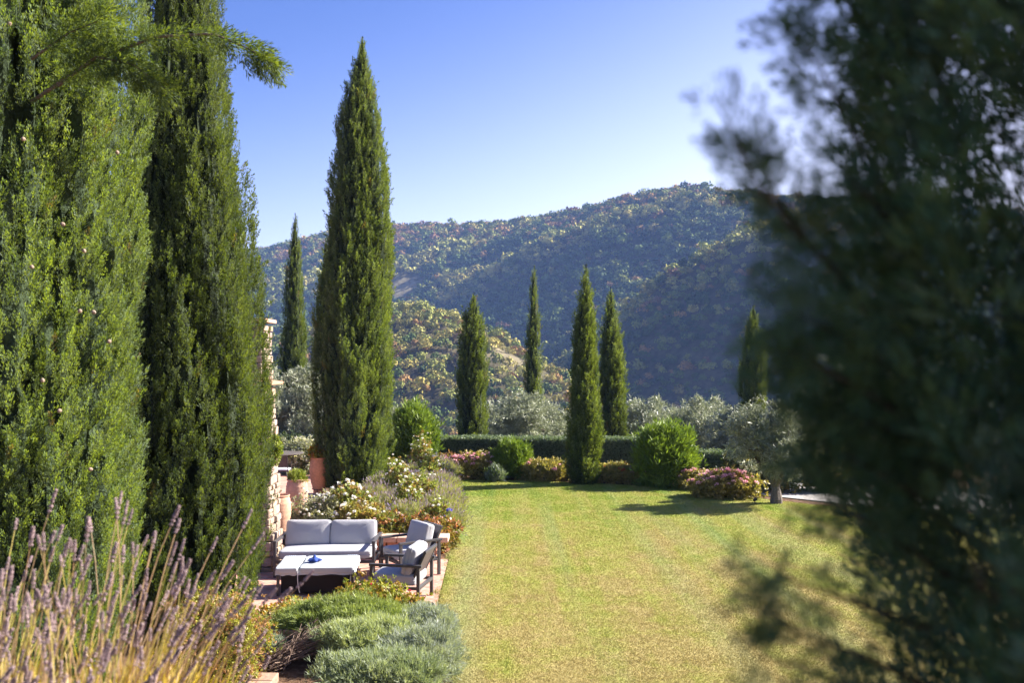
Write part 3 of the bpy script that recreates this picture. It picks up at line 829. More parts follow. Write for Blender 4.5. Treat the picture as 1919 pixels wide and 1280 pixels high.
hedge([(gx(1290, 27.9), 27.9), (gx(1420, 27.4), 27.4), (12, 26.9)], gz(848, 27.6), .7, 11000, 72, 'lower clipped hedge run between the round oleander and the lawn olive')

# ------------------------------------------------------------------ shrubs
def shell(rg, n, rx, ry, h, fill=.35, bumpy=.25, seed=0, low=-.15):
    d = norm(rg.normal(size=(n, 3))); d[:, 2] = np.where(rg.uniform(size=n) < .45, np.abs(d[:, 2]), d[:, 2])
    k = 1 - fill * rg.uniform(0, 1, n) ** 2
    k = np.where(rg.uniform(size=n) < .10, k * rg.uniform(1.05, 1.35, n), k)
    b = 1 + bumpy * 1.5 * (fbm(d[:, 0] * 2.8 + seed, d[:, 1] * 2.8, d[:, 2] * 2.8, seed, 3) - .5) * 2
    q = d.copy(); hz = np.hypot(d[:, 0], d[:, 1]) + 1e-6
    skirt = np.where(d[:, 2] < 0, np.maximum(hz, .86) / hz, 1)
    q[:, 0] *= skirt; q[:, 1] *= skirt; q[:, 2] = np.where(d[:, 2] < 0, d[:, 2] * .75, d[:, 2])
    P = q * (k * b)[:, None] * np.array([rx, ry, h * .58]) + np.array([0, 0, h * .42])
    return P, d

def blob(rx, ry, h, seed, k=.72):
    bm = bmesh.new(); bmesh.ops.create_icosphere(bm, subdivisions=3, radius=1)
    V = np.array([v.co[:] for v in bm.verts]); Fa = np.array([[v.index for v in f.verts] for f in bm.faces]); bm.free()
    b = 1 + .4 * (fbm(V[:, 0] * 2.8 + seed, V[:, 1] * 2.8, V[:, 2] * 2.8, seed, 3) - .5) * 2
    V = V * b[:, None] * np.array([rx, ry, h * .6]) * k + np.array([0, 0, h * .42]); V[:, 2] = np.maximum(V[:, 2], -.02)
    return V, Fa

def bush(name, label, cat, x, y, rx, h, n, leaf, c1, c2, seed, protos=CL_LEAF, up=.4, ry=None, mat=None, group=None, stems=14, z0=0, core=True, fill=.35, c3=None, bumpy=.25, low=-.15, corecol=None):
    rg = np.random.default_rng(seed); ry = ry or rx
    c1, c2 = np.array(c1), np.array(c2)
    t = thing(name, (x, y, z0), label, cat, group)
    P, d = shell(rg, n, rx, ry, h, fill, bumpy, seed, low)
    P[:, 2] = np.maximum(P[:, 2], .02)
    axis = d * (1 - up) + np.array([0, 0, up]) + rg.normal(size=(n, 3)) * .3
    u = np.clip(rg.uniform(0, 1, (n, 1)) * .7 + (fbm(P[:, 0] * 3 / rx, P[:, 1] * 3 / rx, P[:, 2] * 3 / rx, seed + 5)[:, None] - .35) * .8, 0, 1)
    col = c1 * (1 - u) + c2 * u
    if c3 is not None:
        m = rg.uniform(size=n) < .3; col[m] = np.array(c3) * rg.uniform(.7, 1.2, (m.sum(), 1))
    g = Geo(); scatter(g, protos, P, axis, leaf * rg.uniform(.75, 1.25, n), col, rg, cj=.2)
    if core: g.add(*blob(rx, ry, h, seed, .7), corecol if corecol is not None else c1 * .7)
    g.make('foliage', mat or M_LEAF, t)
    g = Geo()
    for i in range(stems):
        a = rg.uniform(0, 6.283); e = rg.uniform(.3, .9)
        end = np.array([np.cos(a) * rx * e, np.sin(a) * ry * e, h * rg.uniform(.5, .95)])
        add_tube(g, bez((np.cos(a) * rx * .08, np.sin(a) * ry * .08, 0), end * np.array([.3, .3, .7]), end, 5), np.linspace(.012, .004, 5), 5, (.15, .11, .07))
    if stems: g.make('stems', M_BARK, t)
    return t

def bloom_mesh(kind, seed, s):
    rg = np.random.default_rng(seed); g = Geo()
    if kind == 'rose':
        n = 26; ph = rg.uniform(0, 6.283, n); a = np.linspace(.15, 1.25, n)
        d = np.stack([np.sin(a) * np.cos(ph), np.sin(a) * np.sin(ph), np.cos(a)], 1)
        V, Fa = slivers(d * .15 * s, d, s * rg.uniform(.7, 1, n), s * .75, rg); g.add(V, Fa)
    else:
        n = 44; d = norm(rg.normal(size=(n, 3))); d[:, 2] = np.abs(d[:, 2]) - .2; b = d * np.array([1, 1, .8]) * s * .6
        V, Fa = slivers(b, norm(d + rg.normal(size=(n, 3)) * .6), s * .5, s * .4, rg); g.add(V, Fa)
    return g
def blooms(t, kind, name, spots, s, col, mat=M_PETAL, seed=1):
    """each flower head is a part of its own (shared mesh data)"""
    protos = []
    for q in range(3):
        g = bloom_mesh(kind, seed * 7 + q, s)
        C = np.array(col[q % len(col)]); rg = np.random.default_rng(seed + q)
        g.C = [np.repeat(C * rg.uniform(.8, 1.1, (len(g.V[0]) // 4, 1)), 4, 0)]
        protos.append(g)
    objs = []
    for i, p in enumerate(spots):
        if i < 3: o = protos[i].make(name, mat, t); objs.append(o)
        else: o = objs[i % 3].copy(); COL.objects.link(o); o.parent = t
        o.location = p; o.rotation_euler = (random.uniform(-.5, .5), random.uniform(-.5, .5), random.uniform(0, 6))
        o.scale = [random.uniform(.7, 1.2)] * 3
random.seed(3)
def surf_spots(n, rx, ry, h, seed, hi=.35, front=True, k=1.08):
    rg = np.random.default_rng(seed); out = []
    while len(out) < n:
        d = norm(rg.normal(size=3))
        if d[2] < hi or (front and d[1] > .35): continue
        b = 1 + .75 * (float(fbm(d[0] * 2.8 + seed, d[1] * 2.8, d[2] * 2.8, seed, 3)) - .5)
        out.append((d[0] * rx * b * k, d[1] * ry * b * k, d[2] * h * .6 * b * k + h * .42))
    return out

# oleanders: long upright leaves
OG1, OG2 = (.08, .14, .025), (.22, .30, .04)
bush('oleander_bush', 'largest round bright green oleander in the far flower border', 'oleander', gx(1248, 25.9), 25.9, .74, 1.55, 3400, .20, OG1, OG2, 81, CL_UP, up=.55, mat=M_GLOSSY, group='oleander bushes', low=-.35)
bush('oleander_bush', 'small oleander between two low flowering shrubs under the hedge', 'oleander', gx(960, 27.6), 27.6, .48, 1.02, 1500, .17, OG1, OG2, 82, CL_UP, up=.55, mat=M_GLOSSY, group='oleander bushes', low=-.3)
bush('oleander_bush', 'tall oleander beside the full cypress, behind the white roses', 'oleander', gx(772, 28.6), 28.6, .72, 1.95, 3000, .19, OG1, OG2, 83, CL_UP, up=.55, mat=M_GLOSSY, group='oleander bushes', low=-.3)
# pink flowering autumn shrubs
PK = [(.92, .52, .62), (.88, .45, .55), (.95, .62, .68)]
def pinkbush(px, D, rx, h, n, nf, seed, label, c1=(.16, .17, .045), c2=(.42, .33, .11), fc=PK):
    t = bush('flowering_shrub', label, 'shrub', gx(px, D), D, rx, h, n, .085, c1, c2, seed, CL_LEAF, up=.5, ry=rx * .7, c3=(.30, .25, .09), group='low flowering shrubs of the far border', corecol=(.09, .08, .035))
    blooms(t, 'head', 'flower_head', surf_spots(nf, rx, rx * .7, h, seed, .3), .075, fc, seed=seed)
pinkbush(1357, 23.7, .86, .62, 2300, 60, 91, 'widest shrub massed with pink flower heads beside the gravel path')
pinkbush(893, 27.5, .52, .72, 1300, 30, 92, 'reddish gold shrub with pink heads left of the small oleander')
pinkbush(843, 27.9, .40, .62, 900, 14, 96, 'orange leaved shrub with few red heads next to the lavender', c1=(.16, .09, .04), c2=(.34, .17, .09))
pinkbush(1022, 27.0, .62, .55, 1400, 5, 93, 'golden brown shrub with hardly any flowers left of the pointed cypress')
pinkbush(1152, 26.6, .60, .50, 1300, 6, 94, 'yellow green shrub with two red flower heads right of the pointed cypress', fc=[(.6, .08, .07)])
pinkbush(1200, 26.2, .42, .42, 800, 4, 191, 'low golden shrub filling the gap left of the largest oleander')
pinkbush(1302, 25.2, .45, .48, 800, 10, 192, 'low pink speckled shrub filling the gap right of the largest oleander')
pinkbush(988, 27.4, .38, .48, 700, 6, 193, 'small golden shrub leaning on the small oleander')
pinkbush(1068, 27.2, .40, .50, 700, 4, 194, 'olive green shrub touching the left side of the pointed cypress', c1=(.10, .12, .04), c2=(.26, .26, .09))
pinkbush(1460, 24.6, .6, .9, 900, 0, 95, 'dark grey green shrub behind the trunk of the lawn olive', c1=(.06, .08, .03), c2=(.14, .16, .09))
pinkbush(1545, 24.8, .7, 1.2, 1000, 0, 97, 'shrub at the gravel path edge right of the lawn olive', c1=(.06, .09, .03), c2=(.16, .20, .10))
pinkbush(1400, 26.2, .7, 1.0, 900, 0, 98, 'leafy shrub in the shade left of the lawn olive trunk', c1=(.05, .08, .03), c2=(.13, .17, .07))

# bed next to the lawn: lavender mounds, white roses
LV1, LV2 = (.22, .24, .09), (.38, .38, .17)
def lavender_mound(x, y, r, h, seed, label, purple=True, n=520, group='lavender mounds of the garden bed'):
    rg = np.random.default_rng(seed)
    t = bush('lavender_plant', label, 'lavender', x, y, r, h, n, .13, LV1, LV2, seed, CL_NEEDLE, up=.45, stems=0, group=group, corecol=(.12, .11, .06))
    # flower stalks fanning out
    m = 420; P, d = shell(rg, m, r * .9, r * .9, h, .3, .2, seed)
    ax_ = d * .6 + np.array([0, 0, .6]) + rg.normal(size=(m, 3)) * .15
    V, Fa = slivers(P, ax_, rg.uniform(.12, .24, m), .008, rg)
    g = Geo(); g.add(V, Fa, (.24, .22, .13))
    tip = P + norm(ax_) * .17
    V, Fa = slivers(tip, ax_, rg.uniform(.05, .09, m), .02, rg)
    cc = np.repeat(np.where(rg.uniform(size=(m, 1)) < .8, [[.26, .21, .29]], [[.22, .15, .34]]) * rg.uniform(.7, 1.3, (m, 1)), 4, 0)
    g.add(V, Fa, cc)
    g.make('flower_stalks', M_LEAF, t)
bed = []
rl = np.random.default_rng(100)
words = {}
k = 0
for row, (Yr, cnt) in enumerate([(18.3, 3), (19.6, 3), (20.9, 3), (22.3, 3), (23.8, 3), (25.3, 3), (26.8, 3)]):
    xr = np.interp(Yr, [18, 23, 27], [-1.45, -1.78, -2.05])
    for c in range(cnt):
        xx = xr - c * .68 + rl.uniform(-.1, .1)
        if xx < -3.35 + (Yr > 22.5) * .35: continue
        rowname = ['nearest the armchairs', 'second', 'third', 'fourth', 'fifth', 'sixth', 'farthest'][row]
        cname = ['touching the lawn edge', 'in the middle of the bed', 'on the cypress side of the bed'][c]
        lab = 'lavender mound %s, %s row%s' % (cname, rowname, ' from the armchairs' if 0 < row < 6 else '')
        lavender_mound(xx, Yr + rl.uniform(-.2, .2), rl.uniform(.40, .5), rl.uniform(.44, .58), 200 + k, lab)
        k += 1
WH = [(.93, .92, .86), (.93, .90, .82), (.9, .9, .84)]
RG1, RG2 = (.14, .19, .04), (.36, .38, .09)
def rosebush(px, py_top, D, r, h, nf, seed, label, n=500, c1=RG1, c2=RG2, c3=(.30, .20, .06), fc=WH, s=.045, name='rose_bush', group='white rose bushes', leaf=.07, z0=0, x=None, hi=.2, k=1.12, core=False):
    t = bush(name, label, 'rose bush', gx(px, D) if x is None else x, D, r, h, n, leaf, c1, c2, seed, CL_LEAF, up=.35, ry=r * .8, c3=c3, fill=.8, stems=16, group=group, core=core, bumpy=.4)
    blooms(t, 'rose', 'rose_bloom', surf_spots(nf, r, r * .8, h, seed, hi, k=k), s, fc, seed=seed)
    return t
rosebush(765, 0, 19.3, .32, .95, 16, 301, 'white rose with the brightest cluster rising from the lavender', n=450)
rosebush(790, 0, 20.6, .33, .92, 14, 302, 'white rose standing closest to the lawn edge among lavender', n=450)
rosebush(748, 0, 21.9, .30, .95, 13, 303, 'white rose in the middle of the lavender rows', n=420)
rosebush(806, 0, 24.6, .33, .95, 12, 304, 'white rose near the far end of the bed', n=420)
rosebush(790, 0, 26.9, .36, 1.2, 14, 305, 'tall white rose against the oleander', n=480)
rosebush(737, 0, 25.5, .3, .75, 10, 306, 'low white rose tucked beside the big cypress foot', n=380)
rosebush(822, 0, 18.0, .26, .7, 4, 307, 'short white rose behind the armchair with few blooms', n=350)
# white shrub behind the sofa
t = rosebush(600, 0, 18.2, .62, .78, 46, 310, 'wide shrub densely dotted white behind the sofa', n=1500, c1=(.16, .17, .09), c2=(.36, .36, .24), c3=(.42, .40, .32), s=.035, name='white_flower_shrub', group='rose and flower shrubs behind the sofa', core=True, leaf=.055)
rosebush(655, 0, 18.4, .42, 1.0, 22, 311, 'white rose with long stems at the foot of the big cypress', n=700, s=.055, group='rose and flower shrubs behind the sofa')
rosebush(675, 0, 17.5, .50, .72, 20, 312, 'yellowish rose with white blooms behind the right sofa cushion', n=1100, c1=(.16, .17, .04), c2=(.38, .33, .09), s=.045, group='rose and flower shrubs behind the sofa')
rosebush(735, 0, 17.1, .62, .60, 9, 313, 'copper and green leaved rose behind the gap between sofa and armchair', n=1300, c1=(.08, .12, .025), c2=(.30, .25, .06), c3=(.38, .16, .06), fc=[(.72, .55, .5)], s=.04, group='rose and flower shrubs behind the sofa', hi=.1)
rosebush(805, 0, 17.0, .50, .58, 8, 314, 'reddish autumn rose over the low wall pier', n=1000, c1=(.12, .12, .03), c2=(.32, .22, .07), c3=(.42, .18, .09), fc=[(.7, .5, .45)], s=.04, group='rose and flower shrubs behind the sofa', hi=.1)
# dry reddish ground plants at the cypress foot
bush('dry_groundcover', 'low dry reddish plant on the soil right of the big cypress', 'plant', -2.95, 21.0, .42, .28, 700, .06, (.20, .11, .06), (.34, .20, .11), 320, ry=1.0, stems=0)
bush('dry_groundcover', 'low dry reddish plant spreading in front of the big cypress', 'plant', -3.1, 19.4, .42, .22, 500, .06, (.20, .12, .06), (.36, .24, .12), 321, ry=.6, stems=0)
bush('dry_groundcover', 'pinkish dry plant at the paving edge by the tall pot', 'plant', -4.25, 20.4, .45, .2, 500, .06, (.26, .17, .12), (.40, .30, .22), 322, ry=.7, stems=0)

# agapanthus with one blue flower
t = thing('agapanthus', (gx(843, 17.6), 17.6, 0), 'strap leaved agapanthus with a blue flower at the lawn corner', 'agapanthus')
rg = np.random.default_rng(330); g = Geo(); n = 110
for i in range(n):
    a = rg.uniform(0, 6.283); L = rg.uniform(.3, .5); e = rg.uniform(.4, 1)
    o = np.array([np.cos(a), np.sin(a), 0]); b0 = o * rg.uniform(0, .1)
    C = bez(b0, b0 + o * L * .25 * e + np.array([0, 0, L * .9]), b0 + o * L * e + np.array([0, 0, L * (.9 - .75 * e)]), 6)
    sd = np.cross(o, [0, 0, 1]); w = .013 * np.array([.7, 1, 1, .9, .6, .05])[:, None]
    V = np.concatenate([C - sd * w, C + sd * w]); Fa = [(q, q + 1, q + 7, q + 6) for q in range(5)]
    g.add(V, Fa, np.array([.12, .20, .03]) * rg.uniform(.7, 1.4))
g.make('leaves', M_GLOSSY, t)
for (dx, dz, s) in ((.0, .62, .07), (-.12, .52, .045)):
    g = Geo(); add_tube(g, bez((dx * .3, 0, 0), (dx * .4, 0, dz * .5), (dx, -.05, dz), 6), .005, 5, (.14, .2, .05)); st_ = g.make('flower_stalk', M_LEAF, t)
    g = bloom_mesh('head', 5, s); g.C = [np.tile([.14, .12, .5], (len(g.V[0]), 1))]
    o = g.make('flower_head', M_PETAL, st_); o.location = (dx, -.05, dz)
bush('agapanthus_clump', 'pale blue flowered clump between golden shrub and small oleander', 'plant', gx(930, 26.8), 26.8, .2, .35, 260, .14, (.10, .16, .05), (.24, .26, .30), 331, CL_UP, up=.6, stems=0)

# front bed: mounds
def mound(label, x, y, rx, ry, h, n, leaf, c1, c2, seed, name='rosemary_mound', cat='rosemary', protos=CL_NEEDLE, corecol=None, bumpy=.3, c3=None):
    return bush(name, label, cat, x, y, rx, h, n, leaf, c1, c2, seed, protos, up=.45, ry=ry, stems=0, fill=.25, bumpy=bumpy, group='grey green mounds of the front bed', corecol=corecol if corecol is not None else (.10, .11, .06), c3=c3)
GG1, GG2 = (.15, .20, .065), (.33, .39, .13)
SG1, SG2 = (.19, .23, .19), (.38, .42, .37)
mound('flat topped green lavender mound in front of the covered table', gx(655, 11.4), 11.45, .86, .45, 0.44, 4200, .085, GG1, GG2, 340, name='lavender_mound', cat='lavender')
mound('green grey mound spilling from the flat topped one toward the viewer', gx(690, 10.6), 10.75, .56, .5, 0.41, 3000, .08, (.22, .27, .15), (.45, .50, .28), 343, name='lavender_mound', cat='lavender')
mound('silver grey mound nearest the black spotlight and lawn', gx(800, 11.3), 11.3, .34, .4, 0.41, 1900, .075, SG1, SG2, 341, name='santolina_mound', cat='santolina')
mound('big silver grey mound at the bottom edge beside the lawn', gx(790, 10.3), 10.35, .42, .5, 0.39, 2700, .075, SG1, SG2, 342, name='santolina_mound', cat='santolina')
mound('nearest silver grey mound running out of the frame bottom', gx(720, 9.7), 9.65, .62, .42, 0.37, 3000, .075, (.17, .22, .14), (.36, .41, .28), 344, name='santolina_mound', cat='santolina')
mound('small pale tuft by the broken brick edging', gx(514, 10.9), 10.9, .10, .10, 0.19, 160, .06, SG1, SG2, 345, name='santolina_tuft', cat='santolina')
# bare woody branches under the mound
t = thing('bare_branches', (-2.6, 10.75, 0), 'tangle of bare brown branches under the flat topped green mound', 'branches')
g = Geo(); rg = np.random.default_rng(350)
for i in range(95):
    y0 = rg.uniform(-.35, .45); p0 = np.array([rg.uniform(-.28, .1), y0 - .15, rg.uniform(0, .06)])
    p2 = np.array([rg.uniform(.15, .75), y0 + rg.uniform(-.05, .3), rg.uniform(.10, .42)])
    C = bez(p0, (p0 + p2) / 2 + np.array([0, 0, rg.uniform(-.06, .12)]), p2, 7); C[1:-1] += rg.normal(size=(5, 3)) * .012
    add_tube(g, C, np.linspace(.011, .003, 7) * rg.uniform(.6, 1.3), 5, np.array([.17, .12, .095]) * rg.uniform(.6, 1.4))
g.make('twigs', M_BARK, t)
# front rose bushes with pink blooms, yellow leaves
PNK = [(.72, .05, .16), (.78, .1, .22), (.6, .03, .05)]
rosebush(690, 0, 12.05, .46, .60, 3, 360, 'leggy yellow green rose in front of the table with pink bloom', n=800, c1=(.12, .16, .02), c2=(.36, .34, .05), c3=(.32, .2, .04), fc=PNK, s=.035, group='roses in front of the seating', leaf=.05, hi=.1)
rosebush(748, 0, 12.05, .36, .44, 4, 361, 'yellow leaved rose with pink blooms in front of the near armchair', n=600, c1=(.13, .16, .02), c2=(.38, .34, .06), c3=(.34, .2, .05), fc=PNK, s=.035, group='roses in front of the seating', leaf=.05, hi=.1)
rosebush(548, 0, 12.0, .42, .32, 2, 362, 'low yellow orange rose at the foot of the dark cypress', n=700, c1=(.16, .16, .02), c2=(.45, .36, .04), c3=(.45, .22, .03), fc=[(.7, .08, .07)], s=.03, group='roses in front of the seating', leaf=.05, hi=.1)
rosebush(615, 0, 12.0, .40, .26, 1, 363, 'low yellow green rose under the pale table cover', n=600, c1=(.12, .15, .02), c2=(.38, .34, .05), c3=(.4, .22, .04), fc=PNK, s=.03, group='roses in front of the seating', leaf=.05, hi=.1)
rosebush(785, 0, 11.85, .26, .30, 0, 364, 'brownish low rose between near armchair and silver mound', n=350, c1=(.14, .13, .05), c2=(.34, .26, .10), c3=(.36, .2, .1), s=.03, group='roses in front of the seating', leaf=.045, hi=.1)
bush('yellow_shrub', 'rounded yellow green small leaved shrub at the bottom left bed', 'shrub', gx(405, 9.9), 9.9, .50, .92, 4200, .032, (.20, .22, .03), (.42, .40, .08), 370, CL_LEAF, up=.3, c3=(.42, .24, .12), corecol=(.12, .12, .04))

# ------------------------------------------------------------------ stonework
WARM = np.array([.31, .245, .20])
def stone_courses(g, x0, x1, y0, y1, z0, z1, rg, batter=0.0, avg=.22, sx=True):
    """rough stones stacked in courses round a rectangular pier"""
    z = z0
    while z < z1 - .04:
        h = min(rg.uniform(.07, .17), z1 - z)
        bx = batter * (z1 - z)
        for (ax_, a0, a1, fixed, sgn) in (('x', x0, x1 + bx, y0, -1), ('y', y0, y1, x1 + bx, 1), ('x', x0, x1 + bx, y1, 1)):
            p = a0
            while p < a1 - .03:
                w = min(rg.uniform(.10, .30), a1 - p)
                if a1 - p - w < .08: w = a1 - p
                dp = .16; j = rg.uniform(0, .045)
                c = WARM * rg.uniform(.75, 1.2) * np.array([1, rg.uniform(.93, 1.02), rg.uniform(.85, 1.05)])
                if ax_ == 'x': cc, sz = (p + w / 2, fixed - sgn * (dp / 2 - j), z + h / 2), (w - .012, dp, h - .012)
                else: cc, sz = (fixed - sgn * (dp / 2 - j), p + w / 2, z + h / 2), (dp, w - .012, h - .012)
                rot = Matrix.Rotation(rg.uniform(-.04, .04), 3, 'Z') @ Matrix.Rotation(rg.uniform(-.04, .04), 3, 'Y')
                add_box(g, cc, sz, .018, rot, c, seg=2); p += w
        z += h
rg = np.random.default_rng(400)
t = thing('stone_wall', (-5.2, 15.5, 0), 'battered rubble stone wall end with brick coping beside the dark cypress', 'stone wall')
T0 = np.array([-5.2, 15.5, 0])
g = Geo(); XR = gx(498, 15.2)
stone_courses(g, -6.4, XR, 15.1, 15.75, 0, 3.02, rg, .045)
stone_courses(g, -6.4, XR - .03, 15.12, 15.7, 3.12, 4.05, rg, 0)
V, Fa = bm_box((XR + 6.4 - .2, .5, 4.0), 0); g.add(V + np.array([(XR - 6.4) / 2 - .02, 15.41, 2.02]), Fa, (.40, .33, .26))
g.V = [v - T0 for v in g.V]; g.make('masonry', M_STONE, t)
g = Geo(); 
for i in range(10):
    w = .24; xx = XR + .04 - w / 2 - i * .25
    add_box(g, (xx, 15.41, 4.09), (w, .7, .06), .01, col=np.array([.50, .30, .22]) * rg.uniform(.85, 1.15))
g.V = [v - T0 for v in g.V]; g.make('coping', M_TERRA, t)
g = Geo()
for i in range(8):
    xx = XR + .02 - i * .25
    add_box(g, (xx, 15.41, 3.075), (.24, .84, .05), .012, Matrix.Rotation(.12, 3, 'Y'), np.array([.46, .26, .17]) * rg.uniform(.8, 1.2))
g.V = [v - T0 for v in g.V]; g.make('tile_ledge', M_TERRA, t)

# low garden wall with terracotta cap behind the seats
t = thing('low_wall', (-2.4, 16.35, 0), 'low brick retaining wall with terracotta cap behind the seats', 'low wall')
g = Geo(); rg = np.random.default_rng(401)
for r_i in range(4):
    x = -3.8 + (r_i % 2) * .12
    while x < -1.28:
        w = min(.24, -1.27 - x)
        if w > .05: add_box(g, (x + w / 2 + 2.4, 0, .035 + r_i * .068), (w - .01, .25, .06), .005, col=np.array([.42, .22, .15]) * rg.uniform(.8, 1.2))
        x += .25
g.make('brickwork', M_TERRA, t)
g = Geo(); x = -3.8
while x < -1.2:
    add_box(g, (x + .15 + 2.4, 0, .33), (.29, .42, .09), .012, col=np.array([.55, .36, .27]) * rg.uniform(.88, 1.1)); x += .30
g.make('cap', M_TERRA, t)
# broken brick edging at the front bed
g = Geo(); rg = np.random.default_rng(402)
for i in range(2):
    add_box(g, (0, .12 + i * .26, .03), (.26, .25, .1), .012, Matrix.Rotation(rg.uniform(-.04, .04), 3, 'Z'), np.array([.34, .22, .165]) * rg.uniform(.85, 1.1))
o = g.make('brick_edging', M_TERRA); o.location = (gx(500, 10), 9.5, 0)
tag(o, 'pale terracotta block edging at the bottom of the picture beside the bare branches', 'edging')
g = Geo()
for i in range(3):
    add_box(g, (i * .27, 0, .09), (.26, .3, .22), .012, Matrix.Rotation(rg.uniform(-.04, .04), 3, 'Z'), np.array([.45, .27, .18]) * rg.uniform(.85, 1.1))
o = g.make('brick_edging', M_TERRA); o.location = (gx(468, 11.2), 11.3, 0)
tag(o, 'short brick edging at the foot of the dark cypress', 'edging')

# ------------------------------------------------------------------ seating
FR = (.055, .052, .055); FAB = (.40, .40, .425)
def frame_part(name, bars, parent, w=.045):
    g = Geo()
    for b in bars: add_bar(g, b[0], b[1], *(b[2:] or (w,)), col=FR)
    return g.make(name, M_METAL, parent)
def cush(name, w, d, h, loc, rx, parent, seed, puff=.12, rz=0):
    P, Fq = cushion(w, d, h, .16, puff, seed)
    g = Geo(); g.add(P, Fq, FAB); o = g.make(name, M_FABRIC, parent, smooth=True)
    o.location = loc; o.rotation_euler = (rx + random.uniform(-.03, .03), random.uniform(-.015, .015), rz + random.uniform(-.025, .025))
    # seam piping round the edge
    s = lambda x, p: math.copysign(abs(x) ** p, x)
    pts = [(s(math.cos(a), .16) * w * .503, s(math.sin(a), .16) * d * .503, 0) for a in np.linspace(0, 6.2832, 61)]
    g = Geo(); V, Fa = tube(pts, .006, 5, cap=False); g.add(V, Fa, FAB); g.make('piping', M_FABRIC, o, smooth=True)
    return o
# local frame: seat faces -Y
def lounge(name, label, cat, loc, rz, W, Dp, backs, group=None, seed=0):
    t = thing(name, loc, label, cat, group, rz)
    hw, hd = W / 2, Dp / 2; AZ_ = .56
    for sx in (-1, 1):
        x = sx * (hw - .0225)
        frame_part('leg', [((x, -hd + .03, 0), (x, -hd + .03, AZ_ - .018))], t)
        frame_part('leg', [((x, hd - .03, 0), (x, hd - .03, AZ_ - .018))], t)
        frame_part('armrest', [((x, -hd, AZ_), (x, hd + .02, AZ_), .055, .035)], t)
    frame_part('seat_frame', [((-hw + .045, -hd + .03, .25), (hw - .045, -hd + .03, .25)), ((-hw + .045, hd - .03, .25), (hw - .045, hd - .03, .25)),
                              ((-hw + .0225, -hd + .05, .25), (-hw + .0225, hd - .05, .25), .04), ((hw - .0225, -hd + .05, .25), (hw - .0225, hd - .05, .25), .04)], t)
    # sling back panel, tilted
    g = Geo()
    yb0, yb1 = hd - .16, hd + .05
    add_bar(g, (-hw + .09, yb0, .28), (-hw + .09, yb1, .74), .035, col=FR); add_bar(g, (hw - .09, yb0, .28), (hw - .09, yb1, .74), .035, col=FR)
    add_bar(g, (-hw + .07, yb1, .745), (hw - .07, yb1, .745), .04, col=FR)
    a = math.atan2(yb1 - yb0, .46)
    add_box(g, (0, (yb0 + yb1) / 2 + .004, .51), (W - .22, .012, .48), .003, Matrix.Rotation(-a, 3, 'X'), (.09, .07, .075))
    g.make('back_frame', M_METAL, t)
    cush('seat_cushion', W - .12, Dp - .10, .16, (0, -.03, .355), 0, t, seed, .06)
    n = backs; cw = (W - .12) / n
    for i in range(n):
        cush('back_cushion', cw - .01, .42, .17, (-(W - .12) / 2 + cw * (i + .5), hd - .19, .60), R_(90 - 17), t, seed + i + 3, .5)
    return t
lounge('sofa', 'two seat garden sofa with pale grey cushions facing the covered table', 'sofa', (gx(616, 15.05), 15.08, .012), 0, 1.6, .80, 2, seed=1)
lounge('armchair', 'nearer armchair turned left with its back cushion toward the lawn', 'armchair', (-1.57, 13.34, .012), R_(-101), .72, .74, 1, 'garden armchairs', 5)
lounge('armchair', 'farther armchair right of the sofa, angled toward the viewer', 'armchair', (-1.64, 15.02, .012), R_(-56), .72, .74, 1, 'garden armchairs', 9)

# covered table
t = thing('coffee_table', (gx(598, 13.95), 13.95, .012), 'low dark table under a pale quilted cover with a hanging strap', 'table', None, R_(4))
g = Geo(); add_box(g, (0, 0, .16), (1.0, .68, .26), .01, col=(.012, .011, .012)); g.make('base', M_DARK, t)
for sx in (-1, 1):
    for sy in (-1, 1):
        g = Geo(); add_bar(g, (sx * .535, sy * .37, 0), (sx * .535, sy * .37, .3), .04, col=(.05, .05, .055)); g.make('leg', M_METAL, t)
def pad(x0, x1, seed):
    P, Fq = cushion(x1 - x0, .88, .10, .12, .10, seed)
    g = Geo(); g.add(P, Fq, (.42, .45, .48)); o = g.make('cover_pad', M_FABRIC, t, smooth=True); o.location = ((x0 + x1) / 2, 0, .375)
    # skirt that hangs a little over the edge
    g = Geo(); n = 60; pts = []
    w, d = (x1 - x0) / 2, .43
    per = [(-w, -d), (w, -d), (w, d), (-w, d), (-w, -d)]
    for (a, b) in zip(per[:-1], per[1:]):
        for q in range(15): u = q / 15; pts.append((a[0] + (b[0] - a[0]) * u, a[1] + (b[1] - a[1]) * u))
    pts = np.array(pts); wv = 1 + .012 * np.sin(np.arange(len(pts)) * 1.7 + seed)
    top = np.concatenate([pts * .995, np.full((60, 1), .0)], 1); bot = np.concatenate([pts * wv[:, None] * 1.004, np.full((60, 1), -.065)], 1)
    bot[:, 2] += .008 * np.sin(np.arange(60) * .9)
    V = np.concatenate([top, bot]); Fa = [(i, (i + 1) % 60, 60 + (i + 1) % 60, 60 + i) for i in range(60)]
    g.add(V, Fa, (.40, .43, .46)); g.make('skirt', M_FABRIC, o)
pad(-.57, -.245, 31); pad(-.235, .57, 32)
g = Geo(); pts = bez((-.24, -.445, .40), (-.25, -.47, .2), (-.21, -.46, .06), 10); add_tube(g, pts, .006, 5, (.6, .62, .64)); g.make('strap', M_FABRIC, t)
g = Geo()
for i in range(5):
    add_box(g, (.40 + i * .03, 0, .4285), (.008, .80, .004), .001, col=(.42, .5, .62))
    if i < 4: add_box(g, (-.50 + i * .03, 0, .4285), (.008, .80, .004), .001, col=(.42, .5, .62))
g.make('stripes', M_FABRIC, t)
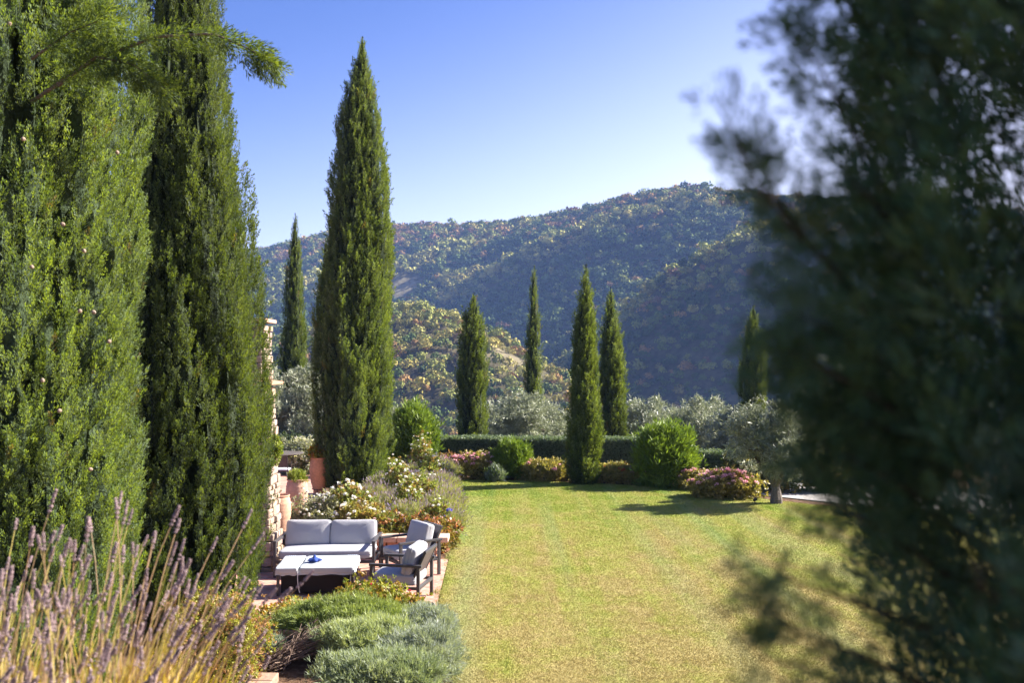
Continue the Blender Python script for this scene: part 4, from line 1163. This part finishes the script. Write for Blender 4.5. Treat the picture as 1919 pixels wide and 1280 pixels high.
# blue folded cloth lying on the table
bm = bmesh.new(); bmesh.ops.create_icosphere(bm, subdivisions=4, radius=1)
V = np.array([v.co[:] for v in bm.verts]); Fa = np.array([[v.index for v in f.verts] for f in bm.faces]); bm.free()
ph = np.arctan2(V[:, 1], V[:, 0]); rr = 1 + .28 * np.cos(5 * ph) * (1 - np.abs(V[:, 2])) + .2 * (fbm(V[:, 0] * 3, V[:, 1] * 3, V[:, 2] * 3, 3) - .5)
V = V * rr[:, None] * np.array([.09, .075, .03]); V[:, 2] += .02 + .05 * np.exp(-(V[:, 0] ** 2 + V[:, 1] ** 2) / .0006)
g = Geo(); g.add(V, Fa, (.035, .07, .28)); o = g.make('blue_cloth', M_FABRIC, smooth=True); o.location = (gx(590, 13.85), 13.85, .455)
tag(o, 'small crumpled dark blue cloth on the covered table', 'cloth')

# spotlights
def spot(loc, rz, label, s=1.0):
    t = thing('garden_spotlight', loc, label, 'spotlight', 'black garden spotlights', rz)
    g = Geo(); V, Fa = lathe([(0, -.06), (.035, -.06), (.045, -.03), (.05, .05), (.055, .07), (.045, .065), (0, .06)], 20)
    V = V @ np.array(Matrix.Rotation(R_(60), 3, 'X')).T; g.add(V * s + np.array([0, 0, .11 * s]), Fa, (.012, .012, .014)); g.make('housing', M_METAL, t, smooth=True)
    g = Geo(); add_tube(g, [(0, 0, 0), (0, 0, .09 * s)], .008, 6, (.012, .012, .014)); add_box(g, (0, 0, .008), (.09 * s, .09 * s, .012), .003, col=(.012, .012, .014)); g.make('base', M_METAL, t)
spot((gx(796, 12.25), 12.25, .012), .4, 'black spotlight at the paving corner by the silver mound', 1.1)
spot((gx(806, 12.35), 12.42, .012), 2.2, 'second black spotlight behind the one at the paving corner', 1.0)
spot((gx(1414, 22.6), 22.55, 0), .2, 'small black spotlight on the grass beside the olive trunk', .8)

# pots
TC1 = np.array([.40, .24, .165])
def pot(px, D, H, R, label, col, seed, plant=True, group='terracotta jars'):
    x = gx(px, D); zs = .10
    prof = [(0, 0), (.46, 0), (.50, .02), (.62, .12), (.84, .32), (.97, .52), (1.0, .66), (.97, .80), (.88, .92), (.83, .955), (.88, .965), (.90, .99), (.84, 1.0), (.78, .985), (.80, .93), (0, .90)]
    pr = []
    for (a, b), (c, d) in zip(prof[:-1], prof[1:]):
        for q in range(4): u = q / 4; pr.append(((a + (c - a) * u) * R, (b + (d - b) * u) * H))
    pr.append((0.001, .9 * H)); pr = np.array(pr)
    body = (pr[:, 1] > .1 * H) & (pr[:, 1] < .93 * H) & (pr[:, 0] > .6 * R)
    pr[body, 0] += .004 * np.sin(pr[body, 1] * 90)
    V, Fa = lathe(pr, 40); g = Geo()
    g.add(V, Fa, np.clip(col * (1 + .25 * (fbm(V[:, 0:1] * 6, V[:, 1:2] * 6, V[:, 2:3] * 5, seed) - .5)), 0, 1))
    o = g.make('terracotta_jar', M_TERRA, smooth=True); o.location = (x, D, .012 + zs); tag(o, label, 'jar', group)
    t = thing('jar_stand', (x, D, .012), 'black iron stand under the ' + label, 'stand', 'iron jar stands')
    g = Geo(); a = np.linspace(0, 6.2832, 33)
    add_tube(g, np.stack([np.cos(a) * R * .74, np.sin(a) * R * .74, np.full(33, zs + .14 * H)], 1), .008, 5, (.03, .025, .025)); g.make('ring', M_METAL, t)
    for i in range(3):
        an = i * 2.094 + .5; c, s = math.cos(an), math.sin(an)
        g = Geo(); pts = [(c * R * .74, s * R * .74, zs + .14 * H), (c * R * .78, s * R * .78, .12), (c * R * .9, s * R * .9, .03), (c * R * 1.05, s * R * 1.05, .01), (c * R * 1.12, s * R * 1.12, .04), (c * R * 1.06, s * R * 1.06, .06)]
        add_tube(g, pts, .008, 5, (.03, .025, .025)); g.make('leg', M_METAL, t)
    return x, .012 + zs + H
x, zt = pot(557, 20.0, .80, .235, 'broad weathered terracotta jar on the brick path', TC1 * np.array([1.05, 1.05, 1.1]), 1)
bush('potted_succulent', 'low green plant growing in the broad weathered jar', 'plant', x, 20.0, .15, .22, 320, .09, (.14, .18, .03), (.30, .34, .07), 501, CL_UP, up=.6, z0=zt - .08, stems=0)
x, zt = pot(598, 23.4, .92, .23, 'tall bright orange terracotta jar half behind the big cypress', np.array([.56, .26, .13]), 2)
bush('potted_plant', 'orange and green plant growing in the tall bright jar', 'plant', x - .05, 23.4, .16, .34, 300, .08, (.12, .15, .02), (.42, .34, .04), 502, CL_LEAF, up=.5, z0=zt - .08, stems=4, c3=(.45, .2, .03))
pot(523, 17.6, .80, .23, 'terracotta jar partly hidden by the stone wall end', TC1 * 1.15, 3)

# background dining table and chairs
t = thing('garden_table', (gx(535, 27.5) - .1, 27.6, .012), 'dark round metal table far behind the pots on the patio', 'table')
g = Geo(); V, Fa = lathe([(0, .70), (.60, .70), (.62, .715), (.60, .73), (0, .73)], 36); g.add(V, Fa, (.10, .085, .075)); g.make('tabletop', M_METAL, t)
for i in range(4):
    a = i * 1.5708 + .6; g = Geo(); add_tube(g, bez((math.cos(a) * .42, math.sin(a) * .42, 0), (math.cos(a) * .1, math.sin(a) * .1, .35), (math.cos(a) * .4, math.sin(a) * .4, .70), 8), .014, 6, (.05, .045, .045)); g.make('leg', M_METAL, t)
def dchair(x, y, rz, label):
    t = thing('garden_chair', (x, y, .012), label, 'chair', 'metal chairs round the far table', rz)
    for sx in (-1, 1):
        for sy, h in ((-1, .44), (1, .88)):
            g = Geo(); add_tube(g, [(sx * .22, sy * .21, 0), (sx * .21, sy * .2, .44)] + ([(sx * .2, .26, .88)] if h > .5 else []), .012, 6, (.05, .04, .04)); g.make('leg', M_METAL, t)
    g = Geo(); add_box(g, (0, 0, .43), (.44, .42, .025), .006, col=(.05, .04, .04)); g.make('seat', M_METAL, t)
    P, Fq = cushion(.42, .40, .05, .2, .1, 3); g = Geo(); g.add(P, Fq, (.6, .6, .66)); o = g.make('seat_pad', M_FABRIC, t, smooth=True); o.location = (0, 0, .468)
    g = Geo(); add_box(g, (0, .235, .70), (.38, .012, .30), .004, Matrix.Rotation(-.1, 3, 'X'), (.11, .085, .07)); g.make('backrest', M_DARK, t)
dchair(gx(529, 25.6), 25.6, R_(180), 'dark metal chair with white seat pad behind the jars')
dchair(gx(500, 28.2), 28.2, R_(-90), 'dark metal chair on the far side, mostly behind the stone wall')
bush('white_flower_shrub', 'pale flowering shrub behind the tall bright jar at the patio end', 'shrub', gx(572, 28.8), 28.8, .75, 1.0, 1200, .09, (.14, .16, .08), (.40, .40, .30), 510, c3=(.6, .58, .5))
bush('dark_shrub', 'dark green shrub under the silvery olive beyond the patio', 'shrub', gx(535, 30.5), 30.5, 1.1, 1.0, 1200, .11, (.04, .06, .03), (.09, .12, .06), 511)
bush('climbing_plant', 'thin leafy climber on the face of the stone wall end', 'plant', gx(523, 15.0) - .05, 15.0, .08, .5, 130, .06, (.12, .17, .03), (.28, .32, .05), 512, z0=1.75, stems=3, core=False, fill=.8)

# ------------------------------------------------------------------ lavender next to the camera
def spike_mesh(seed):
    rg = np.random.default_rng(seed); g = Geo()
    bm = bmesh.new(); bmesh.ops.create_icosphere(bm, subdivisions=1, radius=1)
    V0 = np.array([v.co[:] for v in bm.verts]); F0 = np.array([[v.index for v in f.verts] for f in bm.faces]); bm.free()
    nw = rg.integers(7, 10); z = 0
    for w in range(nw):
        gap = .0085 if w > 1 else .014
        k = 7; r = .0052 * (1 - .45 * (w / nw) ** 2)
        for i in range(k):
            a = i / k * 6.283 + rg.uniform(-.3, .3); s = rg.uniform(.75, 1.25)
            c = np.array([math.cos(a) * r, math.sin(a) * r, z + rg.uniform(-.002, .002)])
            col = np.array([.42, .32, .33]) * rg.uniform(.55, 1.35)
            g.add(V0 * np.array([.0026, .0026, .0042]) * s + c, F0, col)
        z += gap
    add_tube(g, [(0, 0, -.01), (0, 0, z - .004)], .0022, 5, (.25, .2, .16))
    return g
SPK = [spike_mesh(600 + i) for i in range(5)]
spk_obj = []
def fore_lavender(x, y, nst, seed, label, hmin, hmax, tilt=(.25, 0), spread=.35, leaves=260):
    rg = np.random.default_rng(seed)
    t = thing('lavender_plant', (x, y, 2.0), label, 'lavender', 'faded lavender close to the camera')
    g = Geo()
    for i in range(nst):
        a = rg.uniform(0, 6.283); rr = rg.uniform(0, .13); L = rg.uniform(hmin, hmax)
        b0 = np.array([math.cos(a) * rr, math.sin(a) * rr, 0])
        d = norm(np.array([tilt[0] + math.cos(a) * spread * rg.uniform(.1, 1), tilt[1] + math.sin(a) * spread * rg.uniform(.1, 1), 1.0]))
        end = b0 + d * L
        mid = b0 + np.array([d[0] * .25, d[1] * .25, d[2] * .62]) * L + rg.normal(size=3) * .04
        C = bez(b0, mid, end, 8)
        cs = np.array([.50, .37, .23]) if rg.uniform() < .6 else np.array([.55, .48, .16])
        add_tube(g, C, np.linspace(.0022, .0012, 8), 4, cs * rg.uniform(.7, 1.2))
        ax_ = Vector(C[-1] - C[-2])
        k = int(rg.integers(0, 5))
        if len(spk_obj) < 5:
            o = SPK[len(spk_obj)].make('flower_spike', M_PETAL, t); spk_obj.append(o)
        else:
            o = spk_obj[k].copy(); COL.objects.link(o); o.parent = t
        o.location = end; o.rotation_euler = ax_.to_track_quat('Z', 'Y').to_euler(); o.scale = (rg.uniform(.6, .95), rg.uniform(.6, .95), rg.uniform(.45, 1.1))
    g.make('stems', M_LEAF, t)
    n = leaves; a = rg.uniform(0, 6.283, n); rr = rg.uniform(0, .2, n)
    B = np.stack([np.cos(a) * rr, np.sin(a) * rr, rg.uniform(0, .35, n)], 1)
    d = np.stack([np.cos(a) * .35 + tilt[0] * .6, np.sin(a) * .35, np.ones(n)], 1) + rg.normal(size=(n, 3)) * .15
    V, Fa = slivers(B, d, rg.uniform(.12, .34, n), .007, rg)
    c = np.where(rg.uniform(size=(n, 1)) < .5, [[.66, .52, .08]], [[.66, .50, .32]]) * rg.uniform(.6, 1.25, (n, 1))
    g = Geo(); g.add(V, Fa, np.repeat(c, 4, 0)); g.make('leaves', M_LEAF, t)
    return t
fore_lavender(-1.58, 2.75, 60, 701, 'faded lavender plant at the left frame edge, farthest stems', .62, .98, (.02, 0), .28)
fore_lavender(-1.34, 2.45, 66, 702, 'faded lavender plant filling the lower left corner', .55, .92, (.05, 0), .3, 380)
fore_lavender(-1.2, 2.75, 64, 703, 'faded lavender plant whose tall stems cross the sunlit cypress', .60, .95, (.14, 0), .3, 300)
fore_lavender(-1.12, 2.4, 60, 704, 'faded lavender plant leaning right in front of the dark cypress', .5, .85, (.2, 0), .3, 420)
fore_lavender(-1.1, 2.8, 46, 705, 'faded lavender plant with the most strongly leaning stems', .5, .82, (.27, 0), .3, 340)
fore_lavender(-.90, 2.5, 9, 706, 'small faded lavender plant in front of the yellow shrub', .38, .62, (.1, 0), .25, 200)
fore_lavender(-1.52, 2.3, 50, 708, 'faded lavender plant at the left frame edge, nearer of the two', .5, .85, (.03, 0), .3, 380)
fore_lavender(-1.18, 2.15, 50, 709, 'nearest faded lavender plant right of the corner', .38, .68, (.12, 0), .36, 460)
fore_lavender(-1.42, 2.15, 54, 707, 'nearest faded lavender plant at the very bottom left', .42, .72, (.1, 0), .35, 420)

# ------------------------------------------------------------------ dark foreground cypress on the right, out of focus
NC = (1.05, .86, 2.0)
PN = [(0, .5), (.08, .68), (.5, .70), (.8, .62), (1, .1)]
D1, D2, D3 = np.array([.04, .095, .045]), np.array([.10, .17, .055]), np.array([.09, .14, .08])
near = cypress(NC, 4.2, PN, 20000, .09, 14, 'dark out of focus cypress filling the right side close to the camera', group=None, amp=.3, rope=.12, zlim=(.4, 3.4), out=.6, protos=PL_LOOSE, core=.80, sj=.35, wlen=.5, cols=(D1, D2, D3), lobes=.2, leafm=M_NEAR)
def nb(pts, n, seed, pl=.10, width=.06, droop=.1, rad=.006, taper=.5):
    spray(NC, [at(*p) for p in pts], rad * .6, int(n * 1.3), pl * .5, seed, D1, D2, droop=droop, width=width, parent=near, taper=taper, leafm=M_NEAR)
nb([(1640, 600, .85), (1540, 480, .78), (1460, 370, .72), (1405, 270, .70)], 75, 801, pl=.07, width=.03)
nb([(1580, 520, .8), (1490, 430, .72), (1410, 330, .68), (1350, 200, .66)], 42, 802, pl=.07, width=.02)
nb([(1690, 420, .85), (1600, 250, .8), (1540, 130, .78), (1490, 60, .78)], 60, 803, pl=.08, width=.04)
nb([(1730, 300, .9), (1660, 130, .88), (1600, 20, .86), (1560, -60, .86)], 90, 804, pl=.09, width=.06)
nb([(1780, 200, .95), (1720, 60, .95), (1660, -60, .95)], 90, 805, pl=.09, width=.07)
nb([(1720, 480, .8), (1640, 380, .75), (1560, 300, .72)], 50, 806, pl=.07, width=.04)
nb([(1760, 760, .8), (1610, 650, .74), (1540, 610, .7), (1470, 580, .68)], 50, 807, pl=.08, width=.035)
nb([(1790, 860, .8), (1650, 750, .75), (1560, 700, .72), (1480, 660, .7)], 60, 808, pl=.08, width=.04)
nb([(1790, 900, .85), (1700, 820, .8), (1580, 770, .78), (1480, 730, .76)], 90, 809, pl=.08, width=.05)
nb([(1800, 1000, .85), (1720, 930, .8), (1620, 870, .78), (1530, 830, .78)], 80, 810, pl=.08, width=.05)
nb([(1740, 1180, .8), (1600, 1130, .74), (1500, 1090, .7), (1405, 1080, .68)], 30, 811, pl=.07, width=.028)
nb([(1740, 1290, .8), (1620, 1230, .74), (1500, 1190, .7), (1420, 1130, .68)], 32, 812, pl=.07, width=.032)
nb([(1780, 1080, .85), (1690, 1020, .8), (1610, 970, .78), (1550, 940, .78)], 50, 813, pl=.07, width=.045)
nb([(1720, 1330, .8), (1600, 1290, .74), (1500, 1250, .72), (1420, 1230, .7)], 34, 814, pl=.07, width=.035)

# ------------------------------------------------------------------ air
hm = bpy.data.materials.new('haze_air'); hm.use_nodes = True
n = hm.node_tree.nodes; l = hm.node_tree.links
n.remove(n['Principled BSDF'])
pv = n.new('ShaderNodeVolumePrincipled')
pv.inputs['Color'].default_value = (.30, .49, 1.0, 1)
pv.inputs['Density'].default_value = .00016
pv.inputs['Anisotropy'].default_value = .0
l.new(pv.outputs[0], n['Material Output'].inputs['Volume'])
g = Geo(); V, Fa = bm_box((3210, 2010, 260), 0)
g.add(V + np.array([0, 700, 56]), Fa)
tag(g.make('haze', hm), 'thin blue air over the valley', 'haze', kind='stuff')
